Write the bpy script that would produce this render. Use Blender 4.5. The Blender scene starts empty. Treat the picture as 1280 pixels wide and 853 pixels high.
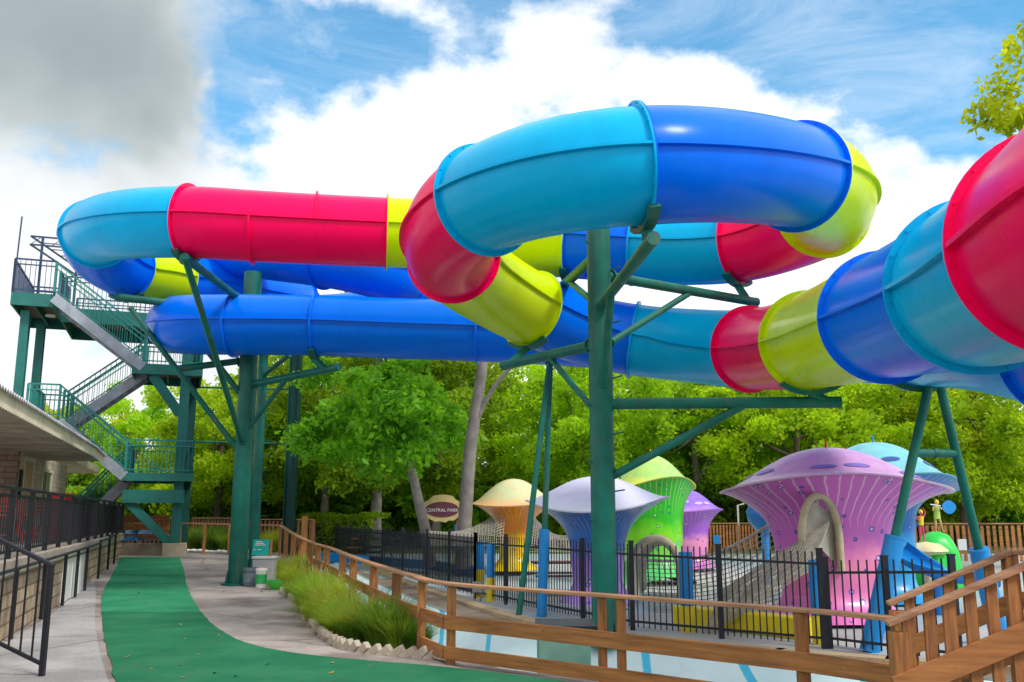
import bpy, bmesh, math, random
from mathutils import Vector, Matrix, noise as mnoise
R = math.radians
S = bpy.context.scene
COL = S.collection
random.seed(11)

# ------------------------------------------------------------------ camera
F = 1160.0
PITCH = math.atan(216.5 / F)
CP, SP = math.cos(PITCH), math.sin(PITCH)
H = 1.65
cd = bpy.data.cameras.new('camera')
cam = bpy.data.objects.new('camera', cd)
COL.objects.link(cam)
cam.location = (0, 0, H)
cam.rotation_euler = (R(90) + PITCH, 0, 0)
cd.sensor_width = 36.0
cd.lens = 36.0 * F / 1280.0
cd.clip_start = 0.1
cd.clip_end = 4000
S.camera = cam
S.view_settings.view_transform = 'Standard'
S.view_settings.look = 'None'
S.view_settings.exposure = EXPOSURE = 0.95
S.view_settings.gamma = 1.0
S.view_settings.use_curve_mapping = False
try:
    S.cycles.max_bounces = 8
    S.cycles.transparent_max_bounces = 12
    S.cycles.use_denoising = True
except Exception:
    pass

def ray(px, py):
    u = (px - 640.0) / F
    v = (426.5 - py) / F
    return Vector((u, CP - v * SP, SP + v * CP))
def UD(px, py, depth):                 # pixel + distance along the optic axis -> point
    return Vector((0, 0, H)) + ray(px, py) * depth
def UY(px, py, Y):
    r = ray(px, py)
    return Vector((0, 0, H)) + r * (Y / r.y)
def sstep(a, b, t):
    t = max(0.0, min(1.0, (t - a) / (b - a)))
    return t * t * (3 - 2 * t)
def gz(Y):                             # height of the walkway
    return 0.33 * sstep(19, 31, Y)
def dz_(Y):                            # height of the play deck
    return -0.2 + 0.35 * sstep(26, 36, Y)
def G(px, py, f=gz, off=0.0):          # pixel -> ground point
    r = ray(px, py)
    z = off
    for _ in range(30):
        t = (z - H) / r.z
        z = f(r.y * t) + off
    return Vector((r.x * t, r.y * t, z))

# ------------------------------------------------------------------ world and sun
SUN_EL, SUN_AZ = 48, 132               # azimuth measured clockwise from +Y (view direction)
w = bpy.data.worlds.new("World")
S.world = w
w.use_nodes = True
nt = w.node_tree
nt.nodes.clear()
def WN(t, **k):
    n = nt.nodes.new(t)
    for a, b in k.items():
        setattr(n, a, b)
    return n
def wlink(a, b): nt.links.new(a, b)
out = WN('ShaderNodeOutputWorld')
sky = WN('ShaderNodeTexSky', sky_type='NISHITA', sun_disc=False)
sky.sun_elevation = R(SUN_EL)
sky.sun_rotation = R(SUN_AZ)
sky.air_density = 1.0
sky.dust_density = 0.6
sky.ozone_density = 3.0
tc = WN('ShaderNodeTexCoord')
bg1 = WN('ShaderNodeBackground')
bg1.inputs['Strength'].default_value = 0.15
hs = WN('ShaderNodeHueSaturation')
hs.inputs['Saturation'].default_value = 1.22
hs.inputs['Hue'].default_value = 0.48
hs.inputs['Value'].default_value = 0.86
wlink(sky.outputs[0], hs.inputs['Color'])
wlink(hs.outputs[0], bg1.inputs['Color'])
def wmath(op, a, b=None, c=None, clamp=False):
    n = WN('ShaderNodeMath', operation=op, use_clamp=clamp)
    for i, x in enumerate((a, b, c)):
        if x is None: continue
        if isinstance(x, (int, float)): n.inputs[i].default_value = x
        else: wlink(x, n.inputs[i])
    return n.outputs[0]
def blob(px, py, deg, soft=1.0):       # round patch of sky about one direction
    d = ray(px, py).normalized()
    vm = WN('ShaderNodeVectorMath', operation='DOT_PRODUCT')
    wlink(warp, vm.inputs[0])
    vm.inputs[1].default_value = d
    ang = wmath('ARCCOSINE', wmath('MINIMUM', vm.outputs['Value'], 0.99999))
    q = wmath('DIVIDE', ang, R(deg))
    return wmath('POWER', 2.718, wmath('MULTIPLY', wmath('MULTIPLY', q, q), -1.0))
# warp the direction a little so that no patch is round
nw = WN('ShaderNodeTexNoise'); nw.inputs['Scale'].default_value = 4.0; nw.inputs['Detail'].default_value = 4
wlink(tc.outputs['Generated'], nw.inputs['Vector'])
sub = WN('ShaderNodeVectorMath', operation='SUBTRACT'); wlink(nw.outputs['Color'], sub.inputs[0]); sub.inputs[1].default_value = (.5, .5, .5)
scl = WN('ShaderNodeVectorMath', operation='SCALE'); wlink(sub.outputs[0], scl.inputs[0]); scl.inputs['Scale'].default_value = 0.34
add = WN('ShaderNodeVectorMath', operation='ADD'); wlink(tc.outputs['Generated'], add.inputs[0]); wlink(scl.outputs[0], add.inputs[1])
nrm = WN('ShaderNodeVectorMath', operation='NORMALIZE'); wlink(add.outputs[0], nrm.inputs[0])
warp = nrm.outputs[0]
n1 = WN('ShaderNodeTexNoise'); n1.inputs['Scale'].default_value = 5.5; n1.inputs['Detail'].default_value = 12; n1.inputs['Roughness'].default_value = 0.62
mp = WN('ShaderNodeMapping'); mp.inputs['Scale'].default_value = (1, 1, 1.5); mp.inputs['Location'].default_value = (3.1, 0.7, 1.9)
wlink(tc.outputs['Generated'], mp.inputs['Vector']); wlink(mp.outputs[0], n1.inputs['Vector'])
holes = None
for (px, py, dg, a) in ((375, 85, 4.2, .95), (300, 30, 3.0, .6), (450, 130, 3.0, .7), (400, -30, 4.0, .5), (600, 60, 2.2, .5), (640, -60, 4.5, .6),
                        (770, 75, 3.0, .75), (880, 5, 3.8, 1.1), (1000, -5, 4.2, 1.2), (1130, 15, 4.0, 1.2), (1225, 130, 2.6, .9), (1330, 40, 6, 1.0),
                        (505, 75, 2.4, .7), (575, 25, 2.2, .6), (600, 120, 1.6, .45), (700, 120, 1.6, .4), (1100, -140, 9, 1.0), (700, -200, 9, .6)):
    b = wmath('MULTIPLY', blob(px, py, dg), a)
    holes = b if holes is None else wmath('ADD', holes, b)
cov = wmath('SUBTRACT', 1.02, holes)
val = wmath('ADD', cov, wmath('MULTIPLY', wmath('SUBTRACT', n1.outputs['Fac'], 0.5), 3.4))
msk = WN('ShaderNodeMapRange', interpolation_type='SMOOTHSTEP')
msk.inputs['From Min'].default_value = 0.10; msk.inputs['From Max'].default_value = 0.85
wlink(val, msk.inputs['Value'])
# grey heavy cloud, upper left, and soft shading inside the white ones
dark = None
for (px, py, dg, a) in ((80, -25, 7.0, .50), (-30, 50, 6.0, .34), (175, 70, 4.0, .18), (-300, -200, 16, .25)):
    b = wmath('MULTIPLY', blob(px, py, dg), a)
    dark = b if dark is None else wmath('ADD', dark, b)
n2 = WN('ShaderNodeTexNoise'); n2.inputs['Scale'].default_value = 3.0; n2.inputs['Detail'].default_value = 6
wlink(tc.outputs['Generated'], n2.inputs['Vector'])
dk = wmath('ADD', dark, wmath('MULTIPLY', wmath('SUBTRACT', n2.outputs['Fac'], 0.50), 0.8), clamp=True)
ramp = WN('ShaderNodeValToRGB')
e = ramp.color_ramp.elements
e[0].position = 0.0; e[0].color = (.66, .67, .685, 1)
e[1].position = 1.0; e[1].color = (0.15, 0.185, 0.21, 1)
m = ramp.color_ramp.elements.new(0.45); m.color = (0.30, 0.335, 0.34, 1)
m = ramp.color_ramp.elements.new(0.16); m.color = (0.53, 0.545, 0.555, 1)
wlink(dk, ramp.inputs['Fac'])
bg2 = WN('ShaderNodeBackground'); bg2.inputs['Strength'].default_value = 0.98
wlink(ramp.outputs[0], bg2.inputs['Color'])
msk2 = wmath('MAXIMUM', msk.outputs[0], wmath('ADD', wmath('MULTIPLY', dark, 3.0), wmath('MULTIPLY', wmath('SUBTRACT', n1.outputs['Fac'], 0.56), 3.0), None, True), None, True)
n3 = WN('ShaderNodeTexNoise'); n3.inputs['Scale'].default_value = 3.2; n3.inputs['Detail'].default_value = 10; n3.inputs['Roughness'].default_value = .68; n3.inputs['Distortion'].default_value = .8
mp3 = WN('ShaderNodeMapping'); mp3.inputs['Scale'].default_value = (1.0, 1, 3.2); mp3.inputs['Rotation'].default_value = (0, .35, 0)
wlink(tc.outputs['Generated'], mp3.inputs['Vector']); wlink(mp3.outputs[0], n3.inputs['Vector'])
ws = WN('ShaderNodeMapRange', interpolation_type='SMOOTHSTEP'); ws.inputs['From Min'].default_value = .42; ws.inputs['From Max'].default_value = .78; ws.inputs['To Max'].default_value = .38
wlink(n3.outputs['Fac'], ws.inputs['Value']); msk2 = wmath('MAXIMUM', msk2, ws.outputs[0])
mx = WN('ShaderNodeMixShader')
wlink(msk2, mx.inputs[0]); wlink(bg1.outputs[0], mx.inputs[1]); wlink(bg2.outputs[0], mx.inputs[2])
wlink(mx.outputs[0], out.inputs[0])

sd = bpy.data.lights.new('sun', 'SUN')
sun = bpy.data.objects.new('sun', sd); COL.objects.link(sun)
sd.energy = 1.35; sd.angle = R(11); sd.color = (1.0, 0.955, 0.88)
az, el = R(SUN_AZ), R(SUN_EL)
sdir = Vector((math.sin(az) * math.cos(el), math.cos(az) * math.cos(el), math.sin(el)))
sun.rotation_euler = (-sdir).to_track_quat('-Z', 'Y').to_euler()
sun.location = sdir * 60

# ------------------------------------------------------------------ materials
MATS = {}
def newmat(name):
    m = bpy.data.materials.new(name); m.use_nodes = True
    t = m.node_tree; b = t.nodes['Principled BSDF']
    MATS[name] = m
    return m, t, b
def nmix(t, fac, a, b_, blend='MIX'):
    n = t.nodes.new('ShaderNodeMix'); n.data_type = 'RGBA'; n.blend_type = blend
    if isinstance(fac, (int, float)): n.inputs[0].default_value = fac
    else: t.links.new(fac, n.inputs[0])
    for i, x in ((6, a), (7, b_)):
        if isinstance(x, (tuple, list)): n.inputs[i].default_value = (*x[:3], 1)
        else: t.links.new(x, n.inputs[i])
    return n.outputs[2]
def nnoise(t, scale, detail=4, rough=.55, vec=None, mscale=None):
    n = t.nodes.new('ShaderNodeTexNoise'); n.inputs['Scale'].default_value = scale
    n.inputs['Detail'].default_value = detail; n.inputs['Roughness'].default_value = rough
    c = t.nodes.new('ShaderNodeTexCoord'); src = vec or c.outputs['Object']
    if mscale:
        mpn = t.nodes.new('ShaderNodeMapping'); mpn.inputs['Scale'].default_value = mscale
        t.links.new(src, mpn.inputs[0]); src = mpn.outputs[0]
    t.links.new(src, n.inputs['Vector'])
    return n.outputs['Fac']
def nramp(t, fac, *stops):
    n = t.nodes.new('ShaderNodeValToRGB'); e = n.color_ramp.elements
    e[0].position, c0 = stops[0]; e[0].color = (*c0, 1) if len(c0) == 3 else c0
    e[1].position, c1 = stops[-1]; e[1].color = (*c1, 1)
    for p, c in stops[1:-1]:
        x = e.new(p); x.color = (*c, 1)
    t.links.new(fac, n.inputs['Fac'])
    return n.outputs[0]
def nbump(t, b, h, strength=.3, dist=.02):
    n = t.nodes.new('ShaderNodeBump'); n.inputs['Strength'].default_value = strength; n.inputs['Distance'].default_value = dist
    t.links.new(h, n.inputs['Height']); t.links.new(n.outputs[0], b.inputs['Normal'])
def sc(c, k): return tuple(min(1, x * k) for x in c)
def paint(name, col, rough=.4, var=.16, scale=3., bump=.0, coat=0., metal=0., spec=.5, grime=None):
    m, t, b = newmat(name)
    f = nnoise(t, scale, 6, .6)
    f = nramp(t, f, (.3, (0, 0, 0)), (.7, (1, 1, 1)))
    c = nmix(t, f, sc(col, 1 - var), sc(col, 1 + var))
    if grime:
        g = nnoise(t, grime[1], 8, .7, mscale=(1, 1, .25))
        g = nramp(t, g, (.5, (0, 0, 0)), (.75, (1, 1, 1)))
        gm = t.nodes.new('ShaderNodeMath'); gm.operation = 'MULTIPLY'; gm.inputs[1].default_value = grime[2]
        t.links.new(g, gm.inputs[0])
        c = nmix(t, gm.outputs[0], c, grime[0])
    t.links.new(c, b.inputs['Base Color'])
    rr = t.nodes.new('ShaderNodeMapRange'); rr.inputs['To Min'].default_value = rough * .8; rr.inputs['To Max'].default_value = min(1, rough * 1.35)
    t.links.new(nnoise(t, scale * 2.3, 5, .6), rr.inputs['Value']); t.links.new(rr.outputs[0], b.inputs['Roughness'])
    b.inputs['Metallic'].default_value = metal
    b.inputs['Specular IOR Level'].default_value = spec
    b.inputs['Coat Weight'].default_value = coat
    b.inputs['Coat Roughness'].default_value = .12
    if bump: nbump(t, b, nnoise(t, scale * 12, 6, .6), bump, .01)
    return m
def gel(name, col):
    """glossy fibreglass with faint water marks running down"""
    return paint(name, col, rough=.24, var=.07, scale=.9, coat=.03, spec=.11, grime=(sc(col, .62), 2.6, .28), bump=.04)
SL = {'cyan': gel('gel_cyan', (.0005, .42, .76)), 'blue': gel('gel_blue', (.0003, .16, .84)),
      'red': gel('gel_red', (.95, .0012, .11)), 'yellow': gel('gel_lime', (.62, .80, .002))}
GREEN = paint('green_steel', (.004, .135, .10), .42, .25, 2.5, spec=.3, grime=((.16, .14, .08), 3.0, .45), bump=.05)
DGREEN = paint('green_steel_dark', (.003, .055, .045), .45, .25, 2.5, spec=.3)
GREEN2 = paint('green_steel_beam', (.006, .155, .13), .5, .2, 2.5, grime=((.02, .09, .07), 3.0, .6), bump=.05)
TEAL = paint('teal_rail', (.01, .21, .19), .45, .15, 3)
NAVYR = paint('dark_rail', (.02, .05, .12), .45, .15, 3)
GALV = paint('galvanised_stringer', (.34, .38, .43), .5, .2, 3, grime=((.12, .12, .13), 2.0, .5), metal=.2)
TREAD = paint('weathered_tread', (.16, .13, .11), .8, .3, 4)
BLACK = paint('black_metal', (.012, .014, .022), .4, .2, 5)
BLUEPAD = paint('blue_vinyl_pad', (.005, .25, .66), .45, .1, 3)
YELPAD = paint('yellow_vinyl_pad', (.80, .62, .01), .45, .1, 3)
NETM = paint('beige_rope', (.42, .39, .32), .8, .2, 8)
SOFFIT = paint('old_soffit', (.48, .42, .36), .85, .35, 1.2, grime=((.14, .12, .11), 1.5, .6), bump=.2)
WHITEP = paint('white_painted_metal', (.74, .73, .72), .45, .08, 3)
CREAM = paint('cream_fascia', (.74, .68, .50), .6, .15, 2)
TAN = paint('tan_door', (.50, .36, .18), .6, .12, 2)
REDP = paint('red_enamel', (.50, .015, .02), .35, .1, 4)
BRONZE = paint('trunk_grey', (.24, .21, .19), .9, .35, 2.5, bump=.8)
PLINTH = paint('concrete_plinth', (.46, .38, .27), .9, .25, 2.2, bump=.4, grime=((.25, .20, .15), 2, .6))

def wood(name, col, dark, along=(1, 1, 1), rough=.62):
    m, t, b = newmat(name)
    f = nnoise(t, 3.0, 8, .65, mscale=along)
    f2 = nnoise(t, 1.1, 3, .5)
    c = nramp(t, f, (.34, dark), (.5, col), (.66, sc(col, 1.4)))
    c2 = nmix(t, nramp(t, f2, (.35, (0, 0, 0)), (.7, (.55, .55, .55))), c, sc(dark, 1.1))
    k = t.nodes.new('ShaderNodeTexVoronoi'); k.inputs['Scale'].default_value = 3.3
    cc = t.nodes.new('ShaderNodeTexCoord'); t.links.new(cc.outputs['Object'], k.inputs['Vector'])
    kn = nramp(t, k.outputs['Distance'], (.0, (.75, .75, .75)), (.07, (0, 0, 0)))
    c3 = nmix(t, kn, c2, sc(dark, .5))
    t.links.new(c3, b.inputs['Base Color']); b.inputs['Roughness'].default_value = rough
    nbump(t, b, f, .35, .006)
    return m
WOODX = wood('stained_rail_wood', (.44, .175, .048), (.20, .075, .026), (.5, .5, 7))
WOODZ = wood('stained_post_wood', (.41, .165, .046), (.17, .065, .022), (9, 9, .8))
WOODT = wood('worn_handrail_wood', (.46, .235, .12), (.26, .12, .06), (.6, .6, 6), .55)
WOODD = wood('dark_picket_wood', (.26, .10, .04), (.10, .04, .02), (8, 8, .8))

def concrete(name, a, b_, stain, scale=.8, crack=True):
    m, t, b = newmat(name)
    f = nnoise(t, scale, 8, .62)
    c = nramp(t, f, (.3, b_), (.68, a))
    s = nramp(t, nnoise(t, scale * .45, 7, .7), (.46, (0, 0, 0)), (.62, (.85, .85, .85)))
    c = nmix(t, s, c, stain)
    fine = nnoise(t, 40, 3, .7)
    c = nmix(t, .35, c, nramp(t, fine, (.3, (.12, .11, .10)), (.7, (.75, .73, .70))), 'OVERLAY')
    if crack:
        v = t.nodes.new('ShaderNodeTexVoronoi'); v.feature = 'DISTANCE_TO_EDGE'; v.inputs['Scale'].default_value = .38
        cc = t.nodes.new('ShaderNodeTexCoord')
        nn = t.nodes.new('ShaderNodeTexNoise'); nn.inputs['Scale'].default_value = 1.5; nn.inputs['Detail'].default_value = 6
        t.links.new(cc.outputs['Object'], nn.inputs['Vector'])
        mxn = t.nodes.new('ShaderNodeMix'); mxn.data_type = 'RGBA'; mxn.inputs[0].default_value = .25
        t.links.new(cc.outputs['Object'], mxn.inputs[6]); t.links.new(nn.outputs['Color'], mxn.inputs[7])
        t.links.new(mxn.outputs[2], v.inputs['Vector'])
        k = nramp(t, v.outputs['Distance'], (.0, (.7, .7, .7)), (.012, (0, 0, 0)))
        c = nmix(t, k, c, (.10, .09, .08))
    t.links.new(c, b.inputs['Base Color']); b.inputs['Roughness'].default_value = .9
    nbump(t, b, nnoise(t, 25, 6, .7), .35, .02)
    return m
CONC = concrete('walkway_concrete', (.50, .45, .42), (.29, .25, .235), (.14, .11, .10))
CONC2 = concrete('old_block_concrete', (.50, .50, .50), (.36, .36, .37), (.26, .25, .26))
DECKC = concrete('play_deck_surface', (.50, .52, .53), (.38, .36, .34), (.20, .42, .52), .3, False)

def blocks(name, a, b_, mortar, sx, sy, along, bump=.6, ms=.02):
    """masonry laid along a wall direction: u = along.xy, v = z"""
    m, t, b = newmat(name)
    g = t.nodes.new('ShaderNodeNewGeometry'); sp = t.nodes.new('ShaderNodeSeparateXYZ'); t.links.new(g.outputs['Position'], sp.inputs[0])
    dt = t.nodes.new('ShaderNodeVectorMath'); dt.operation = 'DOT_PRODUCT'; t.links.new(g.outputs['Position'], dt.inputs[0]); dt.inputs[1].default_value = (along[0], along[1], 0)
    cb = t.nodes.new('ShaderNodeCombineXYZ'); t.links.new(dt.outputs['Value'], cb.inputs[0]); t.links.new(sp.outputs[2], cb.inputs[1])
    br = t.nodes.new('ShaderNodeTexBrick'); br.inputs['Scale'].default_value = 1; br.inputs['Brick Width'].default_value = sx; br.inputs['Row Height'].default_value = sy
    br.inputs['Mortar Size'].default_value = ms; br.inputs['Mortar Smooth'].default_value = .3
    br.inputs['Color1'].default_value = (*a, 1); br.inputs['Color2'].default_value = (*b_, 1); br.inputs['Mortar'].default_value = (*mortar, 1)
    t.links.new(cb.outputs[0], br.inputs['Vector'])
    f = nnoise(t, 6, 7, .7)
    c = nmix(t, .55, br.outputs['Color'], nramp(t, f, (.3, (.25, .22, .2)), (.7, (.8, .78, .74))), 'OVERLAY')
    s = nramp(t, nnoise(t, .9, 5, .6), (.5, (0, 0, 0)), (.75, (.5, .5, .5)))
    c = nmix(t, s, c, sc(b_, .55))
    t.links.new(c, b.inputs['Base Color']); b.inputs['Roughness'].default_value = .9
    inv = t.nodes.new('ShaderNodeMath'); inv.operation = 'SUBTRACT'; inv.inputs[0].default_value = 1; t.links.new(br.outputs['Fac'], inv.inputs[1])
    ad = t.nodes.new('ShaderNodeMath'); ad.operation = 'MULTIPLY_ADD'; ad.inputs[1].default_value = .4; t.links.new(f, ad.inputs[0]); t.links.new(inv.outputs[0], ad.inputs[2])
    nbump(t, b, ad.outputs[0], bump, .02)
    return m
AX = Vector((-.335, .942, 0))          # building and tower run away from the camera along this
BX = Vector((.942, .335, 0))
BLOCKW = blocks('split_face_block', (.52, .41, .28), (.36, .27, .19), (.20, .15, .11), .42, .2, AX)
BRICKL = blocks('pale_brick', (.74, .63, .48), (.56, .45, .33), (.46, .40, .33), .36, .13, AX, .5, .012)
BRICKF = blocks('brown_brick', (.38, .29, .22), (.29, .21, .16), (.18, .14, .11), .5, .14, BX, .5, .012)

def carpet_mat():
    m, t, b = newmat('green_carpet')
    c = nramp(t, nnoise(t, 1.1, 8, .6), (.3, (.012, .17, .078)), (.7, (.04, .26, .125)))
    c = nmix(t, .3, c, nramp(t, nnoise(t, 90, 2, .8), (.3, (.1, .1, .1)), (.7, (.8, .8, .8))), 'OVERLAY')
    s = nramp(t, nnoise(t, 1.6, 7, .8, mscale=(1, .4, 1)), (.52, (0, 0, 0)), (.75, (.5, .5, .5)))
    c = nmix(t, s, c, (.10, .19, .11))
    sp = nramp(t, nnoise(t, 14, 2, .5), (.74, (0, 0, 0)), (.77, (.7, .7, .7)))
    c = nmix(t, sp, c, (.22, .28, .12))
    # bands across the path, stepping in brightness with distance
    g = t.nodes.new('ShaderNodeNewGeometry'); x = t.nodes.new('ShaderNodeSeparateXYZ'); t.links.new(g.outputs['Position'], x.inputs[0])
    mr = t.nodes.new('ShaderNodeMapRange'); mr.inputs['From Min'].default_value = 8; mr.inputs['From Max'].default_value = 32; t.links.new(x.outputs[1], mr.inputs['Value'])
    y0 = lambda y: (G(190, y).y - 8) / 24
    k = nramp(t, mr.outputs[0], (0, (.80, .80, .80)), (y0(766), (.86, .86, .86)), (y0(765), (1.3, 1.3, 1.3)), (y0(731), (1.18, 1.18, 1.18)), (y0(730), (.95, .95, .95)), (y0(719), (1, 1, 1)), (y0(718), (1.4, 1.4, 1.4)), (1, (1.4, 1.4, 1.4)))
    c = nmix(t, 1, c, k, 'MULTIPLY')
    t.links.new(c, b.inputs['Base Color']); b.inputs['Roughness'].default_value = .95; b.inputs['Specular IOR Level'].default_value = .15
    nbump(t, b, nnoise(t, 120, 2, .6), .5, .01)
    return m
CARPET = carpet_mat()

def leafmat(name, dark, light, trans=.45):
    m = bpy.data.materials.new(name); m.use_nodes = True; t = m.node_tree; t.nodes.clear()
    o = t.nodes.new('ShaderNodeOutputMaterial'); oi = t.nodes.new('ShaderNodeObjectInfo')
    g = t.nodes.new('ShaderNodeNewGeometry')
    c = nmix(t, g.outputs['Random Per Island'], dark, light)
    n = nnoise(t, .7, 3, .5)
    c = nmix(t, nramp(t, n, (.35, (0, 0, 0)), (.65, (.8, .8, .8))), c, sc(light, 1.15))
    h = t.nodes.new('ShaderNodeHueSaturation'); t.links.new(c, h.inputs['Color'])
    mr = t.nodes.new('ShaderNodeMapRange'); mr.inputs['To Min'].default_value = .485; mr.inputs['To Max'].default_value = .532
    t.links.new(oi.outputs['Random'], mr.inputs['Value']); t.links.new(mr.outputs[0], h.inputs['Hue'])
    fr_ = t.nodes.new('ShaderNodeMath'); fr_.operation = 'MULTIPLY'; fr_.inputs[1].default_value = 7.31; t.links.new(oi.outputs['Random'], fr_.inputs[0]); fr2 = t.nodes.new('ShaderNodeMath'); fr2.operation = 'FRACT'; t.links.new(fr_.outputs[0], fr2.inputs[0]); mr2 = t.nodes.new('ShaderNodeMapRange'); mr2.inputs['To Min'].default_value = .78; mr2.inputs['To Max'].default_value = 1.12; t.links.new(fr2.outputs[0], mr2.inputs['Value']); t.links.new(mr2.outputs[0], h.inputs['Value'])
    d = t.nodes.new('ShaderNodeBsdfPrincipled'); d.inputs['Roughness'].default_value = .55; d.inputs['Specular IOR Level'].default_value = .3
    tr = t.nodes.new('ShaderNodeBsdfTranslucent'); mx = t.nodes.new('ShaderNodeMixShader'); mx.inputs[0].default_value = trans
    t.links.new(h.outputs[0], d.inputs['Base Color'])
    h2 = t.nodes.new('ShaderNodeHueSaturation'); h2.inputs['Value'].default_value = 1.5; h2.inputs['Hue'].default_value = .485; t.links.new(h.outputs[0], h2.inputs['Color']); t.links.new(h2.outputs[0], tr.inputs[0])
    t.links.new(d.outputs[0], mx.inputs[1]); t.links.new(tr.outputs[0], mx.inputs[2]); t.links.new(mx.outputs[0], o.inputs[0])
    return m
LEAF_Y = leafmat('leaf_yellowgreen', (.15, .27, .008), (.45, .59, .013), .6)
LEAF_G = leafmat('leaf_green', (.05, .17, .008), (.24, .42, .014), .55)
LEAF_D = leafmat('leaf_dark', (.05, .16, .008), (.18, .33, .015), .5)
GRASS = leafmat('grass_blade', (.12, .25, .012), (.46, .56, .05), .45)
GRASS2 = leafmat('grass_blade_green', (.05, .13, .015), (.22, .36, .03), .4)

# ------------------------------------------------------------------ mesh helpers
class MB:
    def __init__(s): s.v = []; s.f = []; s.mi = []
    def add(s, vs, fs, mi=0):
        o = len(s.v); s.v += [Vector(v) for v in vs]
        s.f += [tuple(i + o for i in f) for f in fs]; s.mi += [mi] * len(fs)
        return s
    def box(s, c, size, M=None, mi=0):
        c = Vector(c); hx, hy, hz = (q / 2 for q in size); vs = []
        for dx, dy, dz in ((-1,-1,-1),(1,-1,-1),(1,1,-1),(-1,1,-1),(-1,-1,1),(1,-1,1),(1,1,1),(-1,1,1)):
            p = Vector((dx*hx, dy*hy, dz*hz))
            if M is not None: p = M @ p
            vs.append(c + p)
        return s.add(vs, ((0,3,2,1),(4,5,6,7),(0,1,5,4),(1,2,6,5),(2,3,7,6),(3,0,4,7)), mi)
    def bar(s, a, b, wd, hg, mi=0, up=Vector((0,0,1))):      # rectangular bar a -> b
        a, b = Vector(a), Vector(b); t = (b - a)
        L = t.length
        if L < 1e-6: return s
        t.normalize()
        if abs(t.dot(up)) > .98: up = Vector((0, 1, 0))
        x = t.cross(up).normalized(); z = x.cross(t)
        M = Matrix((x, t, z)).transposed()
        return s.box((a + b) / 2, (wd, L, hg), M, mi)
    def tube(s, pts, r, n=12, caps=True, mi=0, closed=False):
        pts = [Vector(p) for p in pts]; m = len(pts)
        rs = r if isinstance(r, (list, tuple)) else [r] * m
        vs = []; fs = []; prev = None
        for i, p in enumerate(pts):
            if closed: t = pts[(i+1) % m] - pts[i-1]
            else: t = pts[min(i+1, m-1)] - pts[max(i-1, 0)]
            t.normalize()
            if prev is None:
                x = t.cross(Vector((0, 0, 1)))
                if x.length < .05: x = t.cross(Vector((0, 1, 0)))
            else: x = prev - t * prev.dot(t)
            x.normalize(); prev = x; y = t.cross(x)
            for k in range(n):
                a = 2 * math.pi * k / n
                vs.append(p + (x * math.cos(a) + y * math.sin(a)) * rs[i])
        for i in range(m if closed else m - 1):
            for k in range(n):
                a, b = i * n + k, i * n + (k + 1) % n
                c, d = ((i + 1) % m) * n + (k + 1) % n, ((i + 1) % m) * n + k
                fs.append((a, d, c, b))
        if caps and not closed:
            fs.append(tuple(range(n))); fs.append(tuple(reversed(range((m-1)*n, m*n))))
        return s.add(vs, fs, mi)
    def lathe(s, prof, c=(0,0,0), n=32, mi=0, cap=True, wob=None):
        c = Vector(c); vs = []; fs = []
        for j, (r, z) in enumerate(prof):
            for k in range(n):
                a = 2 * math.pi * k / n
                rr, zz = (r, z) if wob is None else wob(r, z, a)
                vs.append(c + Vector((rr * math.cos(a), rr * math.sin(a), zz)))
        for j in range(len(prof) - 1):
            for k in range(n):
                fs.append((j*n+k, j*n+(k+1) % n, (j+1)*n+(k+1) % n, (j+1)*n+k))
        if cap:
            fs.append(tuple(reversed(range(n)))); fs.append(tuple(range((len(prof)-1)*n, len(prof)*n)))
        return s.add(vs, fs, mi)
    def prism(s, poly, z0, z1, mi=0):
        n = len(poly)
        vs = [(p[0], p[1], z0) for p in poly] + [(p[0], p[1], z1) for p in poly]
        fs = [tuple(reversed(range(n))), tuple(range(n, 2*n))] + [(i, (i+1) % n, (i+1) % n + n, i + n) for i in range(n)]
        return s.add(vs, fs, mi)

def mesh_obj(name, mb, mats, smooth=False, parent=None, origin=None, bevel=0, ang=40):
    if not isinstance(mats, (list, tuple)): mats = [mats]
    if parent is not None and origin is None:
        og = Vector((0, 0, 0)); Mi = parent_world_inv(parent)
        vs = [Mi @ v for v in mb.v]; loc = Vector((0, 0, 0))
    else:
        if origin is None:
            xs = [v.x for v in mb.v]; ys = [v.y for v in mb.v]
            loc = Vector(((min(xs)+max(xs))/2, (min(ys)+max(ys))/2, min(v.z for v in mb.v)))
        else: loc = Vector(origin)
        vs = [v - loc for v in mb.v]
    me = bpy.data.meshes.new(name)
    me.from_pydata([tuple(v) for v in vs], [], mb.f)
    for m in mats: me.materials.append(m)
    if len(mats) > 1: me.polygons.foreach_set('material_index', mb.mi)
    if smooth:
        me.polygons.foreach_set('use_smooth', [True] * len(me.polygons))
        if ang: 
            try: me.set_sharp_from_angle(angle=R(ang))
            except Exception: pass
    me.update()
    o = bpy.data.objects.new(name, me); COL.objects.link(o)
    if parent is not None: o.parent = parent
    o.location = loc
    if bevel:
        b = o.modifiers.new('bevel', 'BEVEL'); b.width = bevel; b.segments = 2; b.limit_method = 'ANGLE'
    return o
def parent_world_inv(p):
    M = Matrix.LocRotScale(p.location, p.rotation_euler, p.scale)
    if p.parent: M = Matrix.LocRotScale(p.parent.location, p.parent.rotation_euler, p.parent.scale) @ M
    return M.inverted()
def tag(o, label, cat, group=None):
    o['label'] = label; o['category'] = cat
    if group: o['group'] = group
    return o
def struct(o, kind='structure'):
    o['kind'] = kind; return o
def thing(name, label, cat, loc=(0,0,0), rz=0, group=None):
    o = bpy.data.objects.new(name, None); COL.objects.link(o)
    o.location = Vector(loc); o.rotation_euler = (0, 0, rz); o.empty_display_size = .2
    return tag(o, label, cat, group)
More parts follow.
